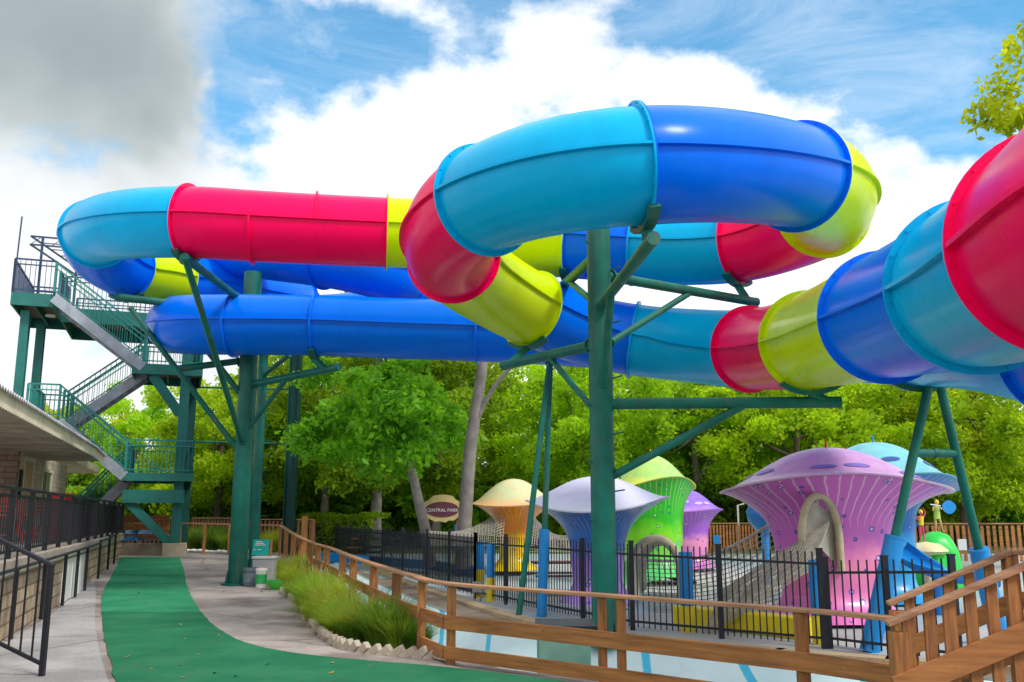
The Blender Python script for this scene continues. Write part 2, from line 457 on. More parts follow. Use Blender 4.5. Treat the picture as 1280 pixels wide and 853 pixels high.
def kids(o): return [c for c in bpy.data.objects if c.parent == o]
def dup(o, loc, rz=0, label=None, scale=None):
    def cp(x, par):
        c = x.copy(); COL.objects.link(c)
        if par is not None: c.parent = par
        for k in kids_of[x.name]: cp(k, c)
        return c
    kids_of = {}
    def walk(x):
        kids_of[x.name] = kids(x)
        for k in kids_of[x.name]: walk(k)
    walk(o)
    c = cp(o, None); c.location = Vector(loc); c.rotation_euler = (0, 0, rz)
    if label: c['label'] = label
    if scale: c.scale = (scale,) * 3 if isinstance(scale, (int, float)) else scale
    return c
def part(name, mb, mat, parent, smooth=False, label=None, bevel=0, ang=40):
    o = mesh_obj(name, mb, mat, smooth, parent, None, bevel, ang)
    if label: o['label'] = label
    return o
def catmull(P, n=12):
    P = [Vector(p) for p in P]
    Q = [2 * P[0] - P[1]] + P + [2 * P[-1] - P[-2]]
    outp = []
    for i in range(1, len(Q) - 2):
        a, b, c, d = Q[i-1:i+3]
        for k in range(n):
            t = k / n
            outp.append(.5 * ((2*b) + (c - a) * t + (2*a - 5*b + 4*c - d) * t*t + (3*b - a - 3*c + d) * t**3))
    outp.append(P[-1])
    return outp
# ------------------------------------------------------------------ the setting: ground, walkway, channel
def sheet(name, pts_rows, mat, kind='structure'):
    mb = MB(); n = len(pts_rows[0])
    vs = [p for row in pts_rows for p in row]
    fs = []
    for i in range(len(pts_rows) - 1):
        for j in range(n - 1):
            fs.append((i*n+j, i*n+j+1, (i+1)*n+j+1, (i+1)*n+j))
    mb.add(vs, fs)
    o = mesh_obj(name, mb, mat, origin=(0, 0, 0)); struct(o, kind)
    return o
# wooden rail line (edge of the walkway): pixel, pixel, distance
RAILP = [(352,657,31),(364,665,28.5),(377,672,26),(394,679,23.4),(412,684,21),(446,697,17.2),(480,708,14.4),(515,718,12.5),(562,728,10.9),(752,742,9.6),(1000,760,8.2),(1121,771,7.5)]
RAIL = [UY(*p) for p in RAILP]
def line_x(P, Y):
    P = sorted(P, key=lambda p: p.y)
    if Y <= P[0].y:
        a, b = P[0], P[1]
    elif Y >= P[-1].y:
        a, b = P[-2], P[-1]
    else:
        for a, b in zip(P, P[1:]):
            if a.y <= Y <= b.y: break
    return a.x + (b.x - a.x) * (Y - a.y) / (b.y - a.y)
FARP = [(388,687,38),(440,700,30),(463,708,27),(501,728,22.8),(560,759,18.4),(640,788,15.2),(777,805,13.7),(960,824,12.3),(1120,837,11.5),(1320,850,10.8)]
FAR = [UY(*p) for p in FARP]
gm, t, b = newmat('lawn_soil')
c = nramp(t, nnoise(t, .5, 8, .65), (.35, (.045, .075, .015)), (.55, (.10, .13, .03)), (.75, (.20, .16, .09)))
t.links.new(c, b.inputs['Base Color']); b.inputs['Roughness'].default_value = 1; nbump(t, b, nnoise(t, 6, 6, .7), .5, .05)
Ys = [-300, -60, 30, 33, 37, 45, 70, 140, 400, 1500]
def ghz(Y): return -1.3 + 1.55 * sstep(32, 37, Y)
sheet('ground', [[Vector((x, Y, ghz(Y))) for x in (-1500, -300, -60, -20, 0, 20, 60, 300, 1500)] for Y in Ys], gm)
# walkway concrete
Yw = [-30, -10, 0, 3, 5, 6.5] + [7.4 + .8 * i for i in range(40)]
rows = []
for Y in Yw:
    xr = line_x(RAIL, Y) + .22 if Y > 7.6 else 60.0 if Y < 6.5 else 3.2 + .0
    rows.append([Vector((-60 + (xr + 60) * s_, Y, gz(Y))) for s_ in (0, .3, .6, .75, .85, .92, .97, 1)])
sheet('walkway', rows, CONC)
# play deck
rows = []
for Y in [10.6 + .8 * i for i in range(34)]:
    xl = line_x(FAR, Y)
    rows.append([Vector((xl + (60 - xl) * s_, Y, dz_(Y))) for s_ in (0, .02, .05, .1, .3, 1)])
sheet('play_deck', rows, DECKC)
# channel: floor and the far painted wall, near wall under the rail
wm, t, b = newmat('channel_paint')
base = nramp(t, nnoise(t, .8, 7, .6), (.3, (.55, .74, .77)), (.7, (.72, .86, .87)))
wv = t.nodes.new('ShaderNodeTexWave'); wv.wave_type = 'BANDS'; wv.inputs['Scale'].default_value = .28; wv.inputs['Distortion'].default_value = 9; wv.inputs['Detail'].default_value = 1.5; wv.inputs['Detail Scale'].default_value = .6
cc = t.nodes.new('ShaderNodeTexCoord'); t.links.new(cc.outputs['Object'], wv.inputs['Vector'])
st = nramp(t, wv.outputs['Fac'], (.975, (0, 0, 0)), (.985, (1, 1, 1)))
c = nmix(t, st, base, (.05, .50, .74))
c = nmix(t, nramp(t, nnoise(t, 2.5, 8, .75), (.56, (0, 0, 0)), (.75, (.5, .5, .5))), c, (.42, .46, .44))
t.links.new(c, b.inputs['Base Color']); b.inputs['Roughness'].default_value = .6
mb = MB()
NR = [Vector((line_x(RAIL, p.y) + .22, p.y, 0)) for p in sorted(RAIL, key=lambda p: p.y)]
FS = sorted(FAR, key=lambda p: p.y)
FW = [Vector((line_x(FAR, Y), Y, dz_(Y) - .01)) for Y in [10.6 + .8 * i for i in range(34)]]
vs = []; fs = []
for i, p in enumerate(FW):
    fl = -1.0 + .55 * sstep(16, 30, p.y)
    inw = Vector((-.75, -.8, 0)) if p.y < 19 else Vector((-.9, -.25, 0))
    vs += [p + Vector((0, 0, .0)), Vector((p.x, p.y, 0)) + inw * .55 + Vector((0, 0, fl + .25)), Vector((p.x, p.y, 0)) + inw * 1.0 + Vector((0, 0, fl)),
           Vector((line_x(RAIL, max(7.5, p.y - (2.2 if p.y > 13 else p.y - 10.6))) + .2, min(p.y, max(7.5, p.y - 2.2)), fl))]
for i in range(len(FW) - 1):
    for j in range(3): fs.append((i*4+j, i*4+j+1, (i+1)*4+j+1, (i+1)*4+j))
mb.add(vs, fs)
# near end of the floor, towards the ramp
mb.add([(2.0, 7.0, -1.02), (30, 7.0, -1.02), (30, 12.0, -1.02), (2.0, 12.0, -1.02)], [(0, 1, 2, 3)])
o = mesh_obj('water_channel', mb, wm, True, origin=(0, 0, 0)); struct(o)
# walkway edge face
mb = MB(); P = [Vector((line_x(RAIL, Y) + .22, Y, gz(Y))) for Y in [7.5 + .8 * i for i in range(30)]]
for a, b2 in zip(P, P[1:]):
    mb.add([a - Vector((0,0,.004)), b2 - Vector((0,0,.004)), b2 + Vector((0, 0, -1.3 - b2.z)), a + Vector((0, 0, -1.3 - a.z))], [(0, 1, 2, 3)])
struct(mesh_obj('walkway_edge', mb, wm, origin=(0, 0, 0)))
# brown curb along the far side of the channel
CURB = concrete('curb_tan', (.62, .47, .28), (.46, .34, .21), (.30, .22, .15), 1.5, False)
mb = MB()
cp = [Vector((line_x(FAR, Y) + .02, Y, dz_(Y))) for Y in [10.8 + .8 * i for i in range(32)]]
for a, b2 in zip(cp, cp[1:]):
    d = (b2 - a).normalized(); nrmv = Vector((d.y, -d.x, 0))
    if nrmv.x < 0: nrmv = -nrmv
    for off, wd, hh in ((.75, .28, .07),):
        mb.bar(a + nrmv * off + Vector((0, 0, hh/2)), b2 + nrmv * off + Vector((0, 0, hh/2)), wd, hh)
struct(mesh_obj('deck_curb', mb, CURB, origin=(0, 0, 0)))
# gravel strip between channel and curb
SOILM = concrete('dusty_verge', (.34, .27, .20), (.22, .17, .13), (.15, .11, .08), 1.2, False)
mb = MB()
for a, b2 in zip(cp, cp[1:]):
    d = (b2 - a).normalized(); nv = Vector((d.y, -d.x, 0)); nv = nv if nv.x > 0 else -nv
    mb.add([a + nv*.03 + Vector((0,0,.004)), b2 + nv*.03 + Vector((0,0,.004)), b2 + nv*.62 + Vector((0,0,.004)), a + nv*.62 + Vector((0,0,.004))], [(0, 3, 2, 1)])
struct(mesh_obj('verge', mb, SOILM, origin=(0, 0, 0)))

# green carpet
LE = [(150,697),(147,706),(130,738),(127,760),(131,800),(145,853),(165,930),(230,1200)]
RE = [(225,697),(229,712),(237,742),(255,770),(280,791),(309,805),(360,816),(418,823),(545,834),(612,841),(690,851),(900,880),(1600,960)]
rowsp = []
LEg = [G(*p) for p in LE]; REg = [G(*p) for p in RE]
def resample(P, n):
    C = catmull(P, 10); L = [0]
    for a, b2 in zip(C, C[1:]): L.append(L[-1] + (b2 - a).length)
    o_ = []
    for i in range(n):
        s_ = L[-1] * (i / (n - 1)); j = 0
        while j < len(L) - 2 and L[j+1] < s_: j += 1
        o_.append(C[j].lerp(C[j+1], (s_ - L[j]) / max(1e-9, L[j+1] - L[j])))
    return o_
A_, B_ = resample(LEg, 160), resample(REg, 160)
for L_ in (A_, B_):
    for p in L_: p.x += .025*mnoise.noise(p*2.3) + random.uniform(-.006, .006)
rowsp = []
for a, b2 in zip(A_, B_):
    rowsp.append([Vector((a.x + (b2.x-a.x)*s_, a.y + (b2.y-a.y)*s_, gz(a.y + (b2.y-a.y)*s_) + .012)) for s_ in [k/8 for k in range(9)]])
sheet('green_carpet_path', rowsp, CARPET)
# smoother pale slab at the left of the carpet
LS = [G(x, y, off=.006) for x, y in ((118,722),(120,745),(118,775),(124,815),(140,865),(150,980),(-60,980),(-10,812),(60,772),(92,745))]
mb = MB(); mb.add(LS, [tuple(range(len(LS)))])
struct(mesh_obj('side_slab', mb, CONC2, origin=(0, 0, 0)))

# ------------------------------------------------------------------ slides
def smooth_path(pts, it=14):
    pts = [p.copy() for p in pts]
    for _ in range(it):
        q = [p.copy() for p in pts]
        for i in range(1, len(pts) - 1):
            q[i] = pts[i] * .5 + (pts[i-1] + pts[i+1]) * .25
        pts = q
    return pts
def build_slide(label, ctrl, RAD=.70, NS=12):
    """ctrl: (px, py, depth, mark). mark: None, or colour that starts there, 'j' joint with no change, 'u'/'l' joint of upper / lower half only"""
    P = [c[0] if isinstance(c[0], Vector) else UD(c[0], c[1], c[2]) for c in ctrl]
    C = smooth_path(catmull(P, NS), 10)
    T = []
    for i in range(len(C)):
        T.append((C[min(i+1, len(C)-1)] - C[max(i-1, 0)]).normalized())
    X = [t_.cross(Vector((0, 0, 1))).normalized() for t_ in T]; U = [x.cross(t_) for x, t_ in zip(X, T)]
    NR_ = 56
    root = thing('water_slide', label, 'water slide', (C[-1].x, C[-1].y, 0))
    marks = [i for i, c in enumerate(ctrl) if c[3] not in (None, 'u', 'l')] + [len(ctrl) - 1]
    colr = None
    for mi_, mk in enumerate(marks[:-1]):
        nxt = marks[mi_ + 1]
        if ctrl[mk][3] != 'j': colr = ctrl[mk][3]
        i0, i1 = mk * NS, nxt * NS
        mb = MB(); vs = []; fs = []
        rings = list(range(i0, i1 + 1))
        th = .012
        for ii in rings:
            for rr in (RAD, RAD - th):
                for k in range(NR_):
                    a = 2*math.pi*k/NR_
                    vs.append(C[ii] + (X[ii]*math.cos(a) + U[ii]*math.sin(a)) * rr)
        n = NR_
        for q in range(len(rings) - 1):
            for k in range(n):
                k2 = (k+1) % n; o0 = q*2*n; o1 = (q+1)*2*n
                fs.append((o0+k, o0+k2, o1+k2, o1+k)); fs.append((o0+n+k, o1+n+k, o1+n+k2, o0+n+k2))
        mb.add(vs, fs)
        def ring(ii, s_, lo=0, hi=NR_, ft=.022, fr=.065):
            """flange ring at sample ii, extending along s_*T by ft"""
            vs2 = []; ks = list(range(lo, hi + 1)); prof = ((RAD - .004, 0), (RAD + fr, 0), (RAD + fr, ft), (RAD - .004, ft))
            for k in ks:
                a = 2*math.pi*k/NR_; dr = X[ii]*math.cos(a) + U[ii]*math.sin(a)
                for r_, d_ in prof: vs2.append(C[ii] + dr*r_ + T[ii]*(s_*d_))
            f2 = []
            for q in range(len(ks) - 1):
                for j in range(4):
                    j2 = (j+1) % 4
                    f2.append((q*4+j, q*4+j2, (q+1)*4+j2, (q+1)*4+j))
            mb.add(vs2, f2)
            if ctrl[min(len(ctrl)-1, ii // NS)][2] < 17:
                for k in range(lo, hi, 3):
                    a = 2*math.pi*(k+.5)/NR_; dr = X[ii]*math.cos(a) + U[ii]*math.sin(a)
                    c0 = C[ii] + dr*(RAD + fr*.55) + T[ii]*(s_*ft)
                    mb.tube([c0, c0 + T[ii]*(s_*.016)], .013, 6)
        ring(i0, 1); ring(i1, -1)
        for cc_ in range(mk + 1, nxt):
            if ctrl[cc_][3] == 'u':
                ring(cc_*NS, 1, 0, NR_//2); ring(cc_*NS, -1, 0, NR_//2)
            elif ctrl[cc_][3] == 'l':
                ring(cc_*NS, 1, NR_//2, NR_); ring(cc_*NS, -1, NR_//2, NR_)
        # side seams where the upper and lower half shells are bolted together
        for sgn in (1, -1):
            vs2 = []
            for ii in rings:
                for dr_, du in ((RAD-.004, -.017), (RAD+.058, -.017), (RAD+.058, .017), (RAD-.004, .017)):
                    vs2.append(C[ii] + X[ii]*sgn*dr_ + U[ii]*du)
            f2 = []
            for q in range(len(rings) - 1):
                for j in range(4):
                    j2 = (j+1) % 4
                    f2.append((q*4+j, (q+1)*4+j, (q+1)*4+j2, q*4+j2) if sgn > 0 else (q*4+j, q*4+j2, (q+1)*4+j2, (q+1)*4+j))
            mb.add(vs2, f2)
        o_ = part('tube_section', mb, SL[colr], root, True, {'cyan': 'light blue', 'blue': 'deep blue', 'red': 'crimson red', 'yellow': 'lime yellow'}[colr] + ' tube section', ang=35)
    return root, C, T, X, U
S2 = [(208,352,29.5,'blue'),(285,352,29.2,'j'),(348,362,28.2,None),(366,372,27,'j'),(330,370,25.6,None),(262,356,24.6,None),(224,350,23.9,'yellow'),(192,343,23.2,None),
      (160,337,22.4,'blue'),(128,318,21.3,None),(119,292,20.1,'cyan'),(158,281,18.8,None),
      (236,278,18.2,'red'),(318,283,18.25,'l'),(395,287,18.45,'u'),(484,291,18.7,'yellow'),(560,294,18.8,None),(640,299,18.7,None),
      (714,304,18.4,'blue'),(794,309,18.0,'cyan'),(850,311,17.7,None),(922,306,17.1,'red'),(985,288,16.2,None),(1030,265,15.0,'yellow'),(1033,240,13.8,None),
      (998,221,12.7,'blue'),(905,208,11.6,None),(797,208,11.0,'cyan'),(690,222,11.3,None),(606,250,12.2,'red'),(566,287,13.4,None),
      (566,322,14.9,'yellow'),(606,354,16.3,None),(664,387,17.5,'blue'),(730,412,18.2,None),(792,425,18.2,'cyan'),(860,432,17.7,None),
      (938,437,16.2,'red'),(1012,427,13.8,'yellow'),(1108,396,10.5,'blue'),(1222,357,7.9,'cyan'),(1340,300,5.9,'red'),(1500,210,4.5,'j'),(Vector((3.25,1.6,3.1)),0,4,None),(Vector((3.5,-1.5,2.95)),0,5,'yellow'),(Vector((4.2,-5,2.75)),0,8,'blue'),(Vector((5.8,-8.5,2.5)),0,11,'cyan'),(Vector((8.5,-11,2.3)),0,14,None)]
S1 = [(165,322,29.2,'blue'),(205,318,27.3,'j'),(282,312,25.0,'j'),(345,317,23.6,None),(408,324,22.7,'j'),(465,335,22.3,None),
      (505,350,22.9,'j'),(513,372,24.3,None),(480,392,25.6,'j'),(400,400,26,None),(300,404,25.5,'j'),(236,406,24.3,None),(219,406,22.9,None),(240,406,21.8,None),
      (292,406,21.4,'j'),(395,407,21.4,'j'),(500,411,21.4,None),(598,414,21.3,'j'),(700,419,21.2,None),(800,425,20.8,'j'),
      (900,429,20,None),(1000,430,18.4,'j'),(1080,428,16,None),(1150,422,13.6,'cyan'),(1240,416,10.8,None),(1345,428,9.0,'blue'),(1500,436,7.3,None),(Vector((6.4,3.5,2.75)),0,4,'j'),(Vector((7.0,0,2.6)),0,5,None),(Vector((8.3,-3.5,2.45)),0,8,'cyan'),(Vector((10.8,-6.5,2.3)),0,11,None)]
r2, C2, T2, X2, U2 = build_slide('long looping tube slide in red, lime, light blue and deep blue sections', S2)
r1, C1, T1, X1, U1 = build_slide('plain deep blue tube slide running level behind and under the multicoloured one', S1)
def tube_bottom(S_, C, T, X, U, idx, RAD=.70, off=.0):
    i = idx * 12
    return C[i] - U[i] * (RAD + off), C[i], T[i], X[i], U[i]

# ------------------------------------------------------------------ slide supports
def saddle(mb, S_, C, T, X, U, idx, lo=235, hi=305, RAD=.70):
    i = idx * 12; n = 14; vs = []
    for k in range(n + 1):
        a = R(lo + (hi - lo) * k / n); d = X[i]*math.cos(a) + U[i]*math.sin(a)
        for rr, tt in ((RAD+.03, -.07), (RAD+.10, -.07), (RAD+.10, .07), (RAD+.03, .07)):
            vs.append(C[i] + d*rr + T[i]*tt)
    fs = []
    for q in range(n):
        for j in range(4):
            j2 = (j+1) % 4; fs.append((q*4+j, (q+1)*4+j, (q+1)*4+j2, q*4+j2))
    fs.append((0, 1, 2, 3)); fs.append((n*4+3, n*4+2, n*4+1, n*4))
    mb.add(vs, fs)
    return C[i] - U[i]*(RAD + .09)
class Sup:
    def __init__(s, label, base): s.root = thing('slide_support', label, 'support', base)
    def col(s, a, b, r, plate=True, name='column'):
        mb = MB(); mb.tube([a, b], r, 28)
        if plate:
            mb.tube([Vector(a), Vector(a) + Vector((0,0,.04))], r*1.7, 24)
            for k in range(8):
                an = k*math.pi/4; d = Vector((math.cos(an), math.sin(an), 0))
                mb.bar(Vector(a) + d*r*1.25 + Vector((0,0,.03)), Vector(a) + d*r*1.02 + Vector((0,0,.3)), .02, .06)
        return part(name, mb, GREEN, s.root, True)
    def arm(s, a, b, r, name='arm', mat=None):
        mb = MB(); mb.tube([a, b], r, 18)
        d = (Vector(b) - Vector(a)).normalized()
        mb.tube([Vector(b) - d*.03, Vector(b) + d*.012], r*1.05, 18)
        if name in ('arm', 'brace') and (Vector(b) - Vector(a)).length > 1.5:
            mb.tube([Vector(a) + d*.245, Vector(a) + d*.265], r*1.5, 18)
        return part(name, mb, mat or GREEN, s.root, True)
    def sad(s, SD, idx, top_of, r=.07, **k):
        mb = MB(); p = saddle(mb, *SD, idx, **k)
        part('saddle', mb, GREEN, s.root, False)
        if top_of is not None:
            mb = MB(); mb.tube([p + Vector((0,0,.02)), top_of], r, 14); part('strut', mb, GREEN, s.root, True)
        return p
SD2 = (S2, C2, T2, X2, U2); SD1 = (S1, C1, T1, X1, U1)
def idx(Sx, px, py):
    return min(range(len(Sx)), key=lambda i: 1e9 if isinstance(Sx[i][0], Vector) else abs(Sx[i][0]-px) + abs(Sx[i][1]-py))
# main column
mc = G(757, 806, dz_)
sp = Sup('thick green main column with radiating arms under the big light blue bend', mc)
topz = UY(748, 262, mc.y).z
sp.col(mc, Vector((mc.x, mc.y, topz)), .182)
def on_col(c, py): return Vector((c.x, c.y, UY(757, py, c.y).z))
ia = idx(S2, 797, 208); bpt = C2[ia*12] - U2[ia*12]*.80
ea = Vector((bpt.x + .02, bpt.y, bpt.z - .16)); 
sp.arm(on_col(mc, 384), ea + (ea - on_col(mc, 384)).normalized()*.25, .078); sp.sad(SD2, ia, ea)
mb = MB(); q = on_col(mc, 384).lerp(ea, .28); mb.tube([on_col(mc, 485) + Vector((.02, -.15, 0)), q], .062, 14); part('brace', mb, GREEN, sp.root, True)
ib = idx(S2, 664, 387); eb = UD(630, 457, 16.9)
pb = C2[ib*12] - U2[ib*12]*.78
sp.arm(on_col(mc, 430), eb, .085); sp.sad(SD2, ib, on_col(mc, 430).lerp(eb, .93))
sp.arm(on_col(mc, 524), on_col(mc, 430).lerp(eb, .5), .05, 'brace')
ic = idx(S2, 1012, 427); ec = UD(1050, 503, 13.7)
sp.arm(on_col(mc, 505), ec, .085); sp.sad(SD2, ic, on_col(mc, 505).lerp(ec, .955))
sp.arm(on_col(mc, 602), on_col(mc, 505).lerp(ec, .62), .06, 'brace')
idd = idx(S2, 922, 306); ed = UD(945, 378, 16.7)
sp.arm(on_col(mc, 344), ed, .08); sp.sad(SD2, idd, on_col(mc, 344).lerp(ed, .94))
sp.arm(on_col(mc, 436), on_col(mc, 344).lerp(ed, .56), .052, 'brace')
ie = idx(S2, 714, 304); ee = UD(703, 358, 17.8)
sp.arm(on_col(mc, 318), ee, .09); sp.sad(SD2, ie, on_col(mc, 318).lerp(ee, .93), r=.06)
sp.arm(on_col(mc, 384), on_col(mc, 318).lerp(ee, .8), .055, 'brace')
z = .3; k = 0
while z < topz - .2:
    s_ = -1 if k % 2 else 1; mb = MB()
    a = Vector((mc.x + s_*.16, mc.y - .13, z)); mb.tube([a, a + Vector((s_*.10 + .03, -.15, .02))], .012, 6)
    part('climbing_peg', mb, GREEN, sp.root)
    z += .42; k += 1
# small A frame left of the main column
fa, fb = G(648, 774, dz_), G(677, 771, dz_)
ap = UD(687, 452, 18.3)
s3 = Sup('slim green two-legged frame, one leg in a blue pad, left of the main column', fa.lerp(fb, .5))
s3.arm(fa, ap, .055, 'leg'); s3.arm(fb, ap + Vector((.02, .1, 0)), .055, 'leg')
mb = MB(); mb.tube([ap + Vector((-.02, 0, -.05)), ap + Vector((-.02, .3, .5))], .07, 12); part('strut', mb, GREEN, s3.root, True)
d = (ap - fb).normalized(); L = (UY(681, 662, fb.y).z - fb.z) / d.z
mb = MB(); mb.tube([fb, fb + d*L], .095, 20); part('pad', mb, BLUEPAD, s3.root, True)
# right A frame
iR = idx(S1, 1150, 422); 
apR = UD(1168, 486, 13.5)
s4 = Sup('green A-shaped frame with padded blue feet at the right of the pool', G(1165, 812, dz_))
fl_, fr_ = G(1087, 815, dz_), G(1252, 806, dz_)
tl, tr = UD(1160, 486, 13.4), UD(1176, 486, 13.5)
for ft, tp, ys in ((fl_, tl, 672), (fr_, tr, 686)):
    s4.arm(ft, tp, .066, 'leg')
    d = (tp - ft).normalized(); L = (UY(1150, ys, ft.y).z - ft.z) / d.z
    mb = MB(); mb.tube([ft, ft + d*L], .135, 22); lip = ft + d*L; mb.tube([lip - d*.02, lip + d*.01], .14, 22); part('pad', mb, BLUEPAD, s4.root, True)
mb = MB(); za = .30; mb.tube([tl.lerp(fl_, .255), tr.lerp(fr_, .255)], .06, 14); mm = tl.lerp(fl_, .255).lerp(tr.lerp(fr_, .255), .5); mb.tube([mm - Vector((.02,0,0)), mm + Vector((.02,0,0))], .075, 14); part('crossbar', mb, GREEN, s4.root, True)
mb = MB(); saddle(mb, *SD1, iR, lo=225, hi=315); part('saddle', mb, GREEN, s4.root)
# left main column
lc = G(296, 731)
s5 = Sup('tall green round column with long diagonal arms under the level blue tube', lc)
zt = UY(312, 345, lc.y + .3).z
s5.col(lc, Vector((lc.x, lc.y, zt)), .215)
def oc(py): return Vector((lc.x, lc.y, UY(300, py, lc.y).z))
i0 = idx(S2, 236, 278); e0 = UD(231, 322, 17.7)
p0 = s5.sad(SD2, i0, e0, r=.09, lo=215, hi=300)
s5.arm(oc(560), e0, .065, 'brace'); s5.arm(oc(385), e0, .085)
e1 = UD(146, 371, 21.6)
s5.arm(oc(392), e1, .09); s5.arm(oc(572), UD(163, 385, 21.7), .065, 'brace')
s5.sad(SD2, idx(S2, 160, 337), oc(392).lerp(e1, .93), r=.07)
e2 = UD(424, 459, 21.0)
s5.arm(oc(482), e2, .085); s5.sad(SD1, idx(S1, 395, 407), oc(482).lerp(e2, .86), r=.08)
s5.arm(oc(542), oc(482).lerp(e2, .45), .06, 'brace')
e3 = UD(226, 461, 22.3)
s5.arm(oc(450), e3, .08)
s5.arm(oc(503), UD(262, 442, 22), .07, 'brace')
# second column with ladder rungs right behind
lc2 = G(316, 714)
s6 = Sup('second green column with ladder pegs, close behind the tall round column', lc2)
s6.col(lc2, Vector((lc2.x, lc2.y, UY(318, 345, lc2.y).z)), .13)
def oc2(py): return Vector((lc2.x, lc2.y, UY(318, py, lc2.y).z))
s6.arm(oc2(470), UD(362, 444, 24.6), .06)
s6.arm(oc2(385), UD(296, 332, 24.8), .055)
s6.sad(SD1, idx(S1, 282, 312), UD(290, 345, 24.8), r=.06)
z = .4
while z < oc2(360).z:
    mb = MB(); mb.tube([Vector((lc2.x + .17, lc2.y - .1, z)), Vector((lc2.x + .36, lc2.y - .14, z))], .013, 6); z += .4; part('climbing_peg', mb, GREEN, s6.root)
# far column
fc = G(361, 662); fc = UY(361, 662, 33); fc.z = .3
s7 = Sup('far dark green column standing alone beside the hedge', fc)
mb = MB(); zt7 = UY(365, 425, 33).z
mb.box((fc.x, fc.y, (fc.z + zt7)/2), (.36, .03, zt7 - fc.z)); 
for q in (-.14, .14): mb.box((fc.x + q*1.25, fc.y, (fc.z + zt7)/2), (.03, .34, zt7 - fc.z))
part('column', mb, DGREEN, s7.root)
for yy in (552, 484):
    a = UY(228, yy if yy == 484 else 552, 33.4); b2 = UY(365, yy + (3 if yy == 484 else 3), 33.4)
    mb = MB(); mb.tube([a, b2], .035, 8); part('tie_rod', mb, GREEN, s7.root)
# ------------------------------------------------------------------ wooden handrail fence along the walkway
wf = thing('wooden_fence', 'long brown wooden rail fence curving along the walkway edge to the ramp', 'fence', (RAIL[8].x, RAIL[8].y, 0))
def ribbon(mb, P, wd, hg, dz=0.0, side=0.0):
    P = [Vector(p) for p in P]
    for i, (a, b2) in enumerate(zip(P, P[1:])):
        d = (b2 - a); d.z = 0; d.normalize(); n = Vector((d.y, -d.x, 0)) * side
        mb.bar(a + n + Vector((0,0,dz)), b2 + n + Vector((0,0,dz)), wd, hg)
RS = catmull(RAIL, 6)
mb = MB(); ribbon(mb, RS, .13, .035, -.018); part('handrail', mb, WOODT, wf, bevel=.006)
NRM = -1
bdl = [RS[i] for i in range(0, len(RS), 6)]
bd = [p for p in bdl if p.y < 24]
for dzz, w_ in ((-.43, .155), (-.76, .14)):
    for a in range(0, len(bd) - 1):
        mb = MB(); ribbon(mb, bd[a:a+2], .035, w_, dzz, .066); part('board', mb, WOODX, wf, bevel=.004)
posts_px = [(367,33),(377,0),(388,0),(409,0),(429,0),(442,0),(468,0),(565,0),(752,0),(777,0),(1001,0)]
def rail_at_px(px):
    best = None
    for a, b2 in zip(RS, RS[1:]):
        for k in range(8):
            q = a.lerp(b2, k/8); u = 640 + F * q.x / (q.y*CP + (q.z-H)*SP)
            if best is None or abs(u-px) < best[0]: best = (abs(u-px), q)
    return best[1]
for px in (358, 367, 377, 388, 398, 409, 429, 442, 468, 496, 528, 565, 752, 777, 1001):
    q = rail_at_px(px); zb = gz(q.y) - (.35 if px > 600 else 0.02)
    mb = MB(); wd = .10 if q.y < 12 else .13
    if px > 745 and px < 790: wd = .085
    mb.box((q.x, q.y, (zb + q.z - .04)/2), (wd, .09, q.z - .04 - zb)); part('post', mb, WOODZ, wf, bevel=.006)
SCREW = paint('screw_dark', (.05, .045, .04), .5, .1, 5, metal=.5)
scr = MB()
for px in (565, 752, 777, 1001):
    q = rail_at_px(px)
    for dzz in (-.43, -.76):
        for sx, sz_ in ((-.018, .035), (.018, -.03)):
            scr.lathe([(.006, 0), (.009, .002), (.009, .005), (.001, .006)], (0, 0, 0), 8)
            for i_ in range(len(scr.v) - 32, len(scr.v)):
                v = scr.v[i_]; scr.v[i_] = Vector((q.x + sx + v.x, q.y - .086 - v.z, q.z + dzz + sz_ + v.y))
# taller lone post
q = rail_at_px(371); mb = MB(); mb.box((q.x + .15, q.y+.3, .85), (.14, .14, 1.5)); part('post', mb, WOODZ, wf, label='taller pale post')
